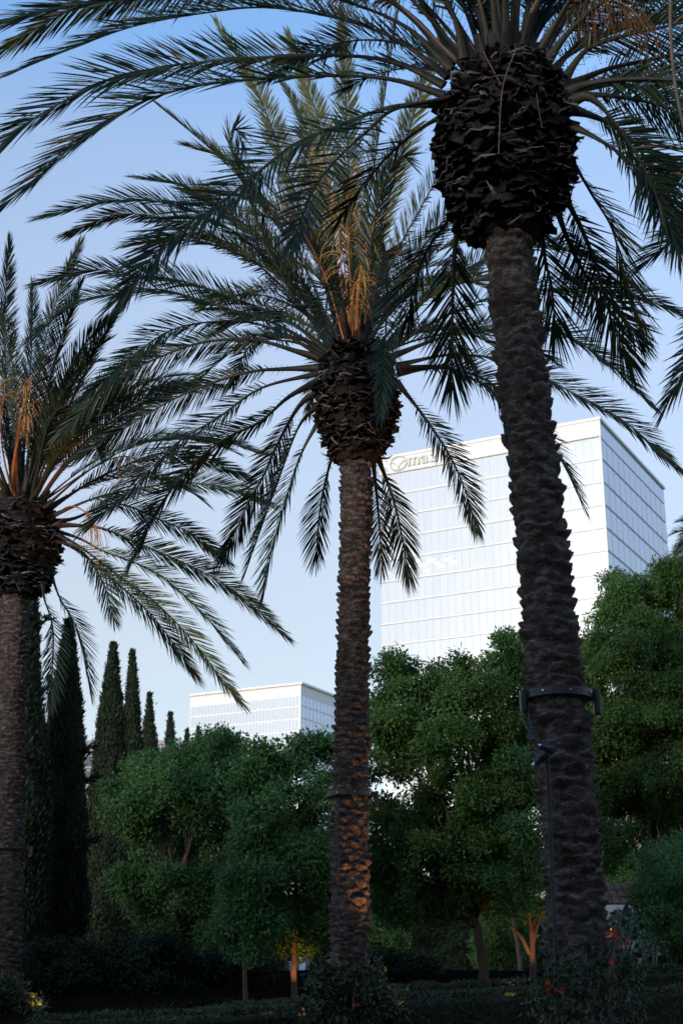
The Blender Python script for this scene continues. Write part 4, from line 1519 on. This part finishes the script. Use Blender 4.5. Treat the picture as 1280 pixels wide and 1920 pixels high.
# left palm ------------------------------------------------------------------------------------
C_FR = [
    ([(25, 930), (15, 760), (10, 600), (18, 450)], .6, {}),
    ([(45, 930), (65, 760), (95, 600), (150, 455)], -.6, {}),
    ([(40, 930), (50, 780), (60, 650), (62, 535)], 1.2, {}),
    ([(55, 935), (95, 800), (160, 680), (240, 560)], .9, {}),
    ([(60, 940), (120, 820), (200, 720), (290, 650)], -1.0, {}),
    ([(70, 945), (140, 850), (230, 770), (330, 720), (412, 722)], .9, {}),
    ([(80, 955), (150, 895), (220, 850), (300, 825), (400, 824), (492, 850)], -.7, {}),
    ([(85, 960), (160, 910), (230, 875), (310, 850), (400, 868), (466, 896)], .8, {}),
    ([(92, 970), (175, 935), (245, 918), (352, 905), (440, 918), (505, 945)], -.5, {}),
    ([(98, 978), (140, 972), (215, 944), (294, 972), (367, 1005), (424, 1052)], 1.1, {}),
    ([(102, 985), (140, 985), (196, 992), (274, 1025), (367, 1066), (440, 1108), (534, 1190)], -.8, {}),
    ([(104, 995), (150, 1010), (196, 1034), (294, 1075), (380, 1149), (452, 1235)], .5, OL),
    ([(104, 1000), (150, 1025), (210, 1070), (294, 1132), (367, 1208), (416, 1274), (452, 1318)], -.9, OL),
    ([(103, 1008), (150, 1035), (210, 1085), (290, 1160), (368, 1268)], .9, {}),
    ([(102, 1015), (135, 1022), (165, 1045), (196, 1098), (214, 1160)], -.4, {}),
    ([(95, 1070), (112, 1120), (147, 1185), (170, 1295)], .5, {}),
    ([(80, 1090), (84, 1124), (100, 1185), (95, 1318)], -.6, {}),
    ([(-10, 960), (-80, 900), (-160, 870), (-260, 900)], .6, {}),
    ([(-20, 990), (-100, 980), (-200, 1010), (-300, 1090)], -.6, {}),
    ([(-20, 1010), (-90, 1040), (-160, 1110), (-210, 1200)], .5, {}),
    ([(0, 1080), (-30, 1150), (-50, 1230), (-60, 1310)], .5, {}),
    ([(60, 940), (90, 800), (130, 760), (170, 800), (190, 860)], -2.4, dict(roll=15)),
]
C_root, C_base, C_top, C_line, C_rb = palm(
    'left date palm half cut by the frame edge, in front of the cypresses', 26,
    [(8, 1885, 66), (11, 1750, 62), (16, 1500, 58), (22, 1300, 54), (28, 1180, 52), (31, 1100, 52)],
    [(32, 1118, 80), (34, 1095, 118), (36, 1060, 142), (38, 1020, 146), (40, 975, 130), (40, 945, 90)],
    303, C_FR, 30, up=(40, 88), L_up=(3.6, 4.6), leaf=.55, boots=220)
rc = np.random.default_rng(79)
for pts, n, ln in (([(35, 930, 25.9), (30, 840, 25.5), (45, 760, 25.2), (58, 720, 25.0)], 40, .8),
                   ([(30, 930, 25.9), (25, 880, 25.5), (40, 800, 25.2), (52, 780, 25.0)], 40, .5),
                   ([(70, 940, 26), (130, 860, 25.8), (190, 838, 25.6), (215, 790, 25.6)], 30, .6),
                   ([(75, 945, 26.2), (170, 880, 26.3), (230, 855, 26.3), (270, 868, 26.3)], 40, .85),
                   ([(95, 975, 26), (130, 950, 25.7), (160, 960, 25.5), (180, 990, 25.4)], 40, .85),
                   ([(25, 930, 25.9), (5, 840, 25.6), (0, 720, 25.4)], 30, .7)):
    strands(C_root, C_base, [P(*p) for p in pts], .04, n, ln, rc, wr=.005)

# palm beyond the right edge: only its frond tips reach into the picture -----------------------
D_FR = [
    ([(1480, 320), (1400, 340), (1330, 390), (1270, 440), (1205, 495)], .5, {}),
    ([(1480, 380), (1400, 470), (1340, 570), (1290, 680), (1245, 765)], -.5, {}),
    ([(1490, 360), (1400, 420), (1340, 500), (1310, 600)], .8, {}),
    ([(1480, 300), (1400, 270), (1330, 280), (1270, 320), (1235, 345)], -.5, {}),
]
palm('palm beyond the right edge, only its drooping frond tips reaching into view', 13.5,
     [(1560, 2300, 110), (1550, 1500, 104), (1530, 500, 90)], [(1530, 520, 110), (1530, 450, 230), (1530, 350, 240), (1530, 260, 120)],
     404, D_FR, 16, up=(25, 85), L_up=(3, 3.6), boots=170, azr=(-60, 200))
# far palm beyond the largest tree
palm('small far palm peeping over the largest tree at the right edge', 62,
     [(1345, 1850, 20), (1345, 1075, 18)], [(1345, 1080, 24), (1345, 1060, 34), (1345, 1035, 22)],
     505, [([(1340, 1040), (1315, 1000), (1290, 1005), (1270, 1030)], -.3, {}), ([(1340, 1045), (1310, 1030), (1285, 1045), (1270, 1075)], .3, {}),
           ([(1340, 1045), (1305, 1045), (1270, 1065), (1245, 1095)], -.5, {})],
     22, up=(0, 85), L_up=(2.2, 2.8), boots=0, detail=False, leaf=.7, upd=(60, 100))


# ------------------------------------------------------------------ lighting rings on the trunks
def trunk_ring(label, d, x, y, w, seed, cable=None, heads=(), boxes=()):
    c = P(x, y, d)
    R_ = w * mpp(x, y, d) / 2
    root = thing('lighting_ring', label, 'light bracket', c, 'black lighting rings round the palm trunks')
    hgt = .07
    n = 40
    mb = MB().lathe([(R_, -hgt / 2), (R_ + .012, -hgt / 2), (R_ + .012, hgt / 2), (R_, hgt / 2), (R_, -hgt / 2)], n)
    link('band', mb.mesh('band', [M_BLACK]), root)
    for k in range(8):
        a = k * math.pi / 4 + .2
        p = np.array([math.cos(a), math.sin(a), 0]) * (R_ + .014)
        mb = MB().tube([p, p + nm(p) * .012], .009, 8)
        link('bolt', mb.mesh('bolt', [M_STEEL]), root)
    for (dx, dy, s) in boxes:
        # arm and small flood lamp housing hanging from it; dx, dy in metres
        sg = 1 if dx > 0 else -1
        arm = MB().box((sg * (R_ + (abs(dx) - R_) / 2), -.05, 0), (abs(dx) - R_ + .05, .03, .05), bevel=.006)
        a = link('arm', arm.mesh('arm', [M_BLACK]), root)
        hs = MB().box((dx, -.05, dy), (.055, .09, s), bevel=.012)
        hs.box((dx - sg * .05, -.05, dy + s * .3), (.05, .07, .09), bevel=.012)
        h = link('lamp_housing', hs.mesh('lamp_housing', [M_BLACK]), root)
        ls = MB().tube([(dx, -.05, dy - s / 2 - .002), (dx, -.05, dy - s / 2 - .012)], .02, 10)
        link('lens', ls.mesh('lens', [M_STEEL]), h)
    for (px, py, ang, ln) in heads:
        p = P(px, py, d - R_ - .1) - c
        v = np.array([math.cos(ang), -.15, math.sin(ang)])
        mb = MB().tube([p - v * ln / 2, p - v * ln * .1, p + v * ln * .1, p + v * ln / 2], [.036, .036, .042, .045], 14)
        h = link('spot_head', mb.mesh('spot_head', [M_BLACK]), root)
        mb = MB().tube([p - v * ln / 2 - v * .001, p - v * (ln / 2 + .025)], [.02, .014], 10)
        link('cable_gland', mb.mesh('cable_gland', [M_STEEL]), h)
    for cb in (cable or ()):
        q = spline([P(a, b, d - R_ - e) - c for a, b, e in cb], 40)
        link('cable', MB().tube(q, .009, 6).mesh('cable', [M_CABLE], smooth=True), root)
    return root


trunk_ring('black lighting ring with cables and two spot heads, on the nearest leaning palm', 12.1, 1046, 1305, 122, 1,
           cable=[[(978, 1320, -.2), (982, 1350, -.1), (996, 1378, .05), (1008, 1396, .06), (1016, 1405, .06)],
                  [(990, 1326, -.2), (993, 1352, -.05), (1000, 1380, .05), (1012, 1400, .06)],
                  [(1020, 1412, .08), (1024, 1440, .07), (1028, 1540, .05), (1032, 1640, .05), (1038, 1720, .06), (1040, 1800, .06), (1044, 1900, .1)],
                  [(1022, 1412, .085), (1028, 1450, .075), (1034, 1560, .05), (1038, 1680, .055), (1045, 1800, .06)]],
           heads=[(1026, 1402, -.3, .11), (1012, 1422, .75, .12)], boxes=[(-.31, -.06, .2), (.32, -.07, .22)])
trunk_ring('black lighting ring with a hanging lamp, on the central palm', 19.6, 656, 1490, 82, 2,
           cable=[[(634, 1496, .0), (633, 1560, -.02), (636, 1620, -.02), (632, 1680, -.02), (637, 1760, -.02), (638, 1830, -.02)]], boxes=[(.36, -.08, .24)])
trunk_ring('thin dark lighting ring on the left palm', 26, 15, 1590, 72, 3, boxes=[(.42, -.06, .16)])


# ------------------------------------------------------------------ shrubs at the palm feet
def shrub(name, label, d, poly, mat, seed, n=60, size=.07, flowers=None, stems=8, k=24, sprays=29, spread=.16, rmin=10, rmax=24, thick=.7, stemcol=None, cat='shrub'):
    r = np.random.default_rng(seed)
    lob = lobes_in(poly, d, r, rmin, rmax, n, thick)
    cx = np.mean([c[0] for c, _ in lob])
    base = np.array([cx, d, float(ground_z(cx, d)) - .03])
    root = thing(name, label, cat, base)
    mb = MB()
    for c, rr in sorted(lob, key=lambda q: -q[0][2])[:stems]:
        b0 = base + np.array([r.normal(0, .25), r.normal(0, .2), 0])
        limb(mb, b0, c, .02, .006, r, wig=.2, n=8)
    link('stem', mb.mesh('stem', [stemcol or M_WOOD], smooth=True, off=base), root)
    Cs, Os = [], []
    for c, rr in lob:
        m = int(sprays * (rr / .2) ** 1.3) + 4
        o = nm(r.normal(size=(m, 3)) + [0, 0, .2])
        Cs.append(c + o * rr * r.uniform(.3, 1.1, (m, 1)))
        Os.append(o)
    V, F, tint = leaves_mesh('foliage', (np.concatenate(Cs), np.concatenate(Os)), k // 3, spread, size, mat, r, aspect=.5)
    keep = V.reshape(-1, 4, 3)[:, 0, 2] > base[2]
    q = V.reshape(-1, 4, 3)[keep]
    me = mesh_np('foliage', q.reshape(-1, 3) - base, [np.arange(len(q) * 4).reshape(-1, 4)], [mat], tint=tint[keep])
    tag(link('foliage', me, root), kind='stuff')
    for (x, y, rad, col, cnt) in flowers or ():
        c = P(x, y, d - thick - .15)
        rm = rad * mpp(x, y, d)
        for _ in range(cnt):
            p = c + r.normal(0, rm, 3) * [1, .5, .8]
            o = nm(r.normal(size=3) + [0, -1.2, .4])
            e1 = nm(np.cross(o, [0, 0, 1.0]))
            e2 = np.cross(o, e1)
            m = MB()
            for a in range(5):
                t = a * 2 * math.pi / 5
                dv = e1 * math.cos(t) + e2 * math.sin(t)
                sv = -e1 * math.sin(t) + e2 * math.cos(t)
                s = .022
                m.add([p, p + dv * s * .6 + sv * s * .4 + o * s * .3, p + dv * s * 1.1 + o * s * .15, p + dv * s * .6 - sv * s * .4 + o * s * .3], [[0, 1, 2, 3]])
            link('flower', m.mesh('flower', [col], off=base), root)
    return root


M_RED = plain('red_petal', (0.32, 0.035, 0.015), 0.6, 0, .2)
M_ORANGE = plain('orange_petal', (0.6, 0.2, 0.03), 0.5)
M_PALESTEM = noisy('pale_stem', [(0.3, (0.06, 0.055, 0.05)), (0.7, (0.14, 0.13, 0.125))], 10, 0.8, 0.2)
shrub('flowering_shrub', 'tall leafy shrub with red flowers wrapping the foot of the leaning palm', 11.6,
      [(1012, 1990), (1016, 1860), (1026, 1800), (1040, 1790), (1060, 1785), (1100, 1760), (1125, 1730), (1165, 1715), (1190, 1740), (1195, 1800), (1190, 1880), (1200, 1990), (1100, 2100), (1020, 2080)],
      M_SHRUB, 81, n=70, size=.06, flowers=[(1032, 1855, 9, M_RED, 8), (1150, 1752, 8, M_RED, 5), (1165, 1762, 5, M_RED, 3), (1148, 1800, 6, M_RED, 4)], stems=7, sprays=15, k=21, stemcol=M_PALESTEM)
shrub('leafy_shrub', 'dense dark shrub round the foot of the central palm', 19.0,
      [(560, 2010), (572, 1900), (580, 1840), (600, 1810), (640, 1800), (690, 1806), (712, 1815), (735, 1870), (750, 1900), (750, 2010)],
      M_SHRUB, 82, n=60, size=.085, flowers=[(672, 1886, 5, M_RED, 3), (568, 1900, 4, M_ORANGE, 4)], stems=10, sprays=27, k=24, rmin=10, rmax=22, thick=.9)
shrub('leafy_shrub', 'shrub at the bottom left corner, its right side lit yellow', 24.6,
      [(-60, 1900), (-50, 1850), (0, 1836), (30, 1840), (55, 1858), (72, 1870), (85, 1890), (86, 1940), (-60, 1940)],
      M_SHRUB, 83, n=60, size=.085, stems=8, sprays=27, k=24, flowers=[(66, 1916, 3, M_RED, 3)])


# ------------------------------------------------------------------ big-leaved plants and the little pavilion
M_BOP = leaf_mat('banana_leaf', (0.02, 0.06, 0.055), (0.06, 0.12, 0.1), 0.3, 0.1, .5)


def big_leaf_plant(label, d, foot, tips, seed, wmax=.2):
    r = np.random.default_rng(seed)
    base = P(*foot, d)
    base[2] = float(ground_z(base[0], d))
    root = thing('banana_plant', label, 'plant', base, 'big-leaved plants by the pavilion')
    for i, (x0, y0, x1, y1) in enumerate(tips):
        dd = d + r.uniform(-.4, .4)
        s, e = P(x0, y0, dd), P(x1, y1, dd + r.uniform(-.3, .3))
        st = MB().tube(spline([base - [0, 0, .02], (base + s) / 2 + [0, 0, .1], s], 10), np.linspace(.03, .014, 10), 6)
        o = link('leaf_stalk', st.mesh('leaf_stalk', [M_BOP], smooth=True, off=base, tint=np.full(9 * 6 + 2, .3)), root)
        n = 11
        ax = spline([s, (s + e) / 2 + [0, 0, .12], e], n)
        T = nm(np.gradient(ax, axis=0))
        sd = nm(np.cross(T, nm([r.normal(0, .5), -1, r.normal(.3, .4)])))
        up = np.cross(sd, T)
        t = np.linspace(0, 1, n)
        L = np.linalg.norm(e - s)
        w = np.minimum(wmax, L * .2) * np.sin(np.pi * np.clip(t * .96 + .03, 0, 1)) ** .7
        V = np.stack([ax - sd * w[:, None] + up * (w * .35)[:, None], ax, ax + sd * w[:, None] + up * (w * .35)[:, None]], 1).reshape(-1, 3)
        k = np.arange(n - 1)[:, None] * 3
        Q = np.concatenate([k + [0, 1, 4, 3], k + [1, 2, 5, 4]])
        link('blade', mesh_np('blade', V - base, [Q], [M_BOP], smooth=True, tint=np.full(len(Q), r.uniform(.1, .8))), o)


big_leaf_plant('dark teal banana plant before the little tiled pavilion', 30, (1176, 1830),
               [(1172, 1760, 1150, 1706), (1178, 1755, 1172, 1695), (1184, 1760, 1200, 1715), (1190, 1770, 1212, 1730), (1170, 1770, 1136, 1735), (1196, 1780, 1225, 1768), (1165, 1780, 1145, 1770)], 91)
big_leaf_plant('tall banana plant with one big leaf against the pink wall', 31, (1228, 1830),
               [(1230, 1640, 1216, 1572), (1234, 1650, 1246, 1585), (1226, 1660, 1205, 1625), (1232, 1680, 1250, 1650)], 92)
big_leaf_plant('teal banana plant between the orange-lit fork and the leaning palm', 29, (1024, 1850),
               [(1022, 1770, 1003, 1768), (1024, 1760, 1000, 1780), (1026, 1750, 1004, 1712), (1028, 1760, 1012, 1735), (1022, 1790, 1002, 1788), (1028, 1745, 1036, 1700)], 93, wmax=.14)
big_leaf_plant('low teal banana plant at the right edge by the hedge', 27, (1255, 1850),
               [(1250, 1790, 1228, 1772), (1262, 1770, 1268, 1745), (1258, 1790, 1280, 1760), (1215, 1812, 1195, 1825), (1220, 1806, 1210, 1800)], 94)


def pavilion():
    d = 36.5
    a, b = P(1128, 1706, d), P(1222, 1706, d)
    gz = float(ground_z(0, d))
    base = np.array([a[0], d, gz])
    W, H = b[0] - a[0], a[2] - gz
    root = thing('pavilion', 'small cream garden pavilion with a tiled roof, half hidden at lower right', 'pavilion', base)
    mw = noisy('cream_wall', [(0.3, (0.52, 0.46, 0.38)), (0.7, (0.62, 0.56, 0.48))], 3, 0.85, 0.2)
    mt = noisy('roof_tile', [(0.3, (0.14, 0.085, 0.065)), (0.7, (0.27, 0.17, 0.13))], 3, 0.8, 0.3)
    md = plain('dark_timber', (0.03, 0.025, 0.022), .6)
    mb = MB().box((W / 2, 1.6, H / 2), (W - .5, 3.0, H))
    link('wall', mb.mesh('wall', [mw]), root)
    mb = MB().box((W / 2, -.32, H + .02), (W + .3, .08, .16), bevel=.01)
    link('fascia', mb.mesh('fascia', [M_COPING]), root)
    el = R(28)
    M = np.array([[1, 0, 0], [0, math.cos(el), -math.sin(el)], [0, math.sin(el), math.cos(el)]])
    tile = MB()
    t = np.linspace(0, math.pi, 6)
    V = np.array([[.1 * math.cos(q), y, .05 * math.sin(q)] for y in (0, .42) for q in t])
    tile.add(V, np.array([[i, i + 1, i + 7, i + 6] for i in range(5)]))
    tm = tile.mesh('roof_tile', [mt], smooth=True)
    deck = MB().box(np.array([W / 2, -.3, H + .1]) + M @ np.array([0, .6, -.05]), (W + .3, 1.3, .06), M)
    rf = link('roof', deck.mesh('roof', [md]), root)
    for j in range(3):
        for i in range(int((W + .3) / .2)):
            o = link('roof_tile', tm, rf)
            p = np.array([-.15 + i * .2 + .1, -.3, H + .1]) + M @ np.array([0, j * .4, j * .002])
            o.matrix_local = Matrix.Translation(p) @ Matrix([list(q) for q in M]).to_4x4() @ Matrix.Rotation(RNG.normal(-.03, .015), 4, 'X')
    mb = MB().box((W * .3, .08, H * .42), (.9, .06, H * .8), bevel=.01)
    link('door', mb.mesh('door', [md]), root)
    for x in (.62, .86):
        fr = MB().box((W * x, .08, H * .55), (.7, .05, .8), bevel=.01)
        w = link('window_frame', fr.mesh('window_frame', [md]), root)
        link('pane', MB().box((W * x, .05, H * .55), (.6, .02, .7)).mesh('pane', [M_GLASS]), w)
    # wall lantern, lit
    lm = MB().box((W * .13, -.02, H * .8), (.12, .14, .2), bevel=.02)
    lo = link('wall_lantern', lm.mesh('wall_lantern', [md]), root)
    m, nt, p = new_mat('lantern_glow')
    p.inputs['Emission Color'].default_value = (1, .5, .15, 1)
    p.inputs['Emission Strength'].default_value = .3
    gl = MB().box((W * .13, -.02, H * .8 - .13), (.08, .08, .06), bevel=.01)
    link('lantern_glass', gl.mesh('lantern_glass', [m]), lo)
    ld = bpy.data.lights.new('lantern_light', 'POINT')
    ld.energy = 1
    ld.color = (1, .5, .18)
    ld.shadow_soft_size = .05
    l = bpy.data.objects.new('lantern_light', ld)
    COL.objects.link(l)
    l.parent = lo
    l.location = (W * .13, -.16, H * .8 - .25)


pavilion()


def glass_kiosk():
    """the pale blue opening with a white sill seen beside the orange-lit trunk"""
    d = 60
    a, b = P(535, 1788, d), P(580, 1788, d)
    base = np.array([a[0], d, 2.0])
    W, H = b[0] - a[0], a[2] - 2
    root = thing('garden_kiosk', 'small dark kiosk with a blue window and white sill beyond the orange-lit trunk', 'kiosk', base)
    md = plain('kiosk_wall', (0.05, 0.055, 0.06), .7)
    link('wall', MB().box((W / 2, 1, H / 2), (W, 2, H)).mesh('wall', [md]), root)
    for k in (.18, .58):
        x0 = W * k
        fr = MB().box((x0 + W * .13, -.03, H * .62), (W * .26, .06, H * .66), bevel=.01)
        o = link('window', fr.mesh('window', [M_GLASS]), root)
    zs = P(555, 1847, d)[2] - 2
    link('sill', MB().box((W / 2, -.12, max(zs, .3)), (W + .2, .24, .09), bevel=.015).mesh('sill', [M_COPING]), root)


glass_kiosk()


def bin_lid():
    d = 25.5
    c = P(750, 1858, d)
    g = float(ground_z(c[0], d))
    root = thing('utility_box', 'small blue-grey box with a domed lid behind the hedge by the central palm', 'utility box', (c[0], d, g))
    mb_ = plain('blue_plastic', (0.10, 0.15, 0.2), .35)
    h = max(.2, c[2] - g)
    link('box', MB().box((0, 0, h / 2), (.26, .26, h), bevel=.02).mesh('box', [mb_]), root)
    link('lid', MB().lathe([(.16, 0), (.165, .03), (.14, .07), (.08, .1), (.001, .11)], 20, (0, 0, h)).mesh('lid', [mb_], smooth=True), root)


bin_lid()


# ------------------------------------------------------------------ garden uplights (lit)
m_glow, nt_, p_ = new_mat('uplight_lens')
p_.inputs['Emission Color'].default_value = (1, .55, .2, 1)
p_.inputs['Emission Strength'].default_value = 2.0


def uplight(label, pos, target, power, spot=40, col=(1, .42, .12), soft=.05):
    pos = np.asarray(pos, float)
    root = thing('garden_uplight', label, 'garden light', pos, 'garden uplights')
    v = nm(np.asarray(target) - pos)
    link('ground_spike', MB().tube([(0, 0, -.1), (0, 0, .1)], [.008, .014], 6).mesh('ground_spike', [M_BLACK]), root)
    c = np.array([0, 0, .15])
    hd = link('lamp_head', MB().tube([c - v * .06, c - v * .03, c + v * .06], [.03, .045, .05], 14, cap=True).mesh('lamp_head', [M_BLACK]), root)
    link('lens', MB().tube([c + v * .061, c + v * .064], [.042, .042], 14).mesh('lens', [m_glow]), hd)
    ld = bpy.data.lights.new('uplight_beam', 'SPOT')
    ld.energy = power
    ld.color = col
    ld.spot_size = R(spot)
    ld.spot_blend = .6
    ld.shadow_soft_size = soft
    l = bpy.data.objects.new('uplight_beam', ld)
    COL.objects.link(l)
    l.parent = root
    l.location = c + v * .09
    l.rotation_euler = Vector(-v).to_track_quat('Z', 'Y').to_euler()


def on_ground(px, d, h=0.0):
    x = P(px, 1850, d)[0]
    return np.array([x, d, float(ground_z(x, d)) + h])


uplight('uplight at the right foot of the central palm, washing its trunk orange', on_ground(800, 18.7, .1), P(668, 1200, 19.6), 135, 50)
uplight('narrow uplight in front of the hedge, aimed up into the central palm crown', on_ground(775, 18.0, .05), P(664, 470, 19.4), 420, 15)
uplight('uplight standing alone on the lawn strip, aimed up at the left palm crown', on_ground(404, 21.2, .05), P(48, 800, 25.6), 700, 16)
uplight('uplight at the foot of the orange-lit slim trunk', on_ground(556, 25.3), P(552, 1800, 26), 22, 60)
uplight('uplight at the foot of the orange-lit forked tree', on_ground(1000, 27.1, .1), P(1000, 1740, 28), 24, 70)
uplight('uplight tucked in the bottom left shrub', on_ground(78, 24.0, .0), P(66, 1870, 24.4), 8, 90, col=(1, .6, .12))
uplight('uplight under the thin hedge beside the orange-lit trunk', on_ground(505, 22.0, .0), P(505, 1880, 22.6), 2.0, 120, col=(1, .6, .15))
uplight('uplight behind the thinner hedge by the forked tree', on_ground(955, 24.2, .1), P(955, 1838, 24.8), 2.0, 120, col=(1, .65, .12))
print('objects', len(bpy.data.objects), 'tris', sum(len(o.data.polygons) for o in bpy.data.objects if o.type == 'MESH'))
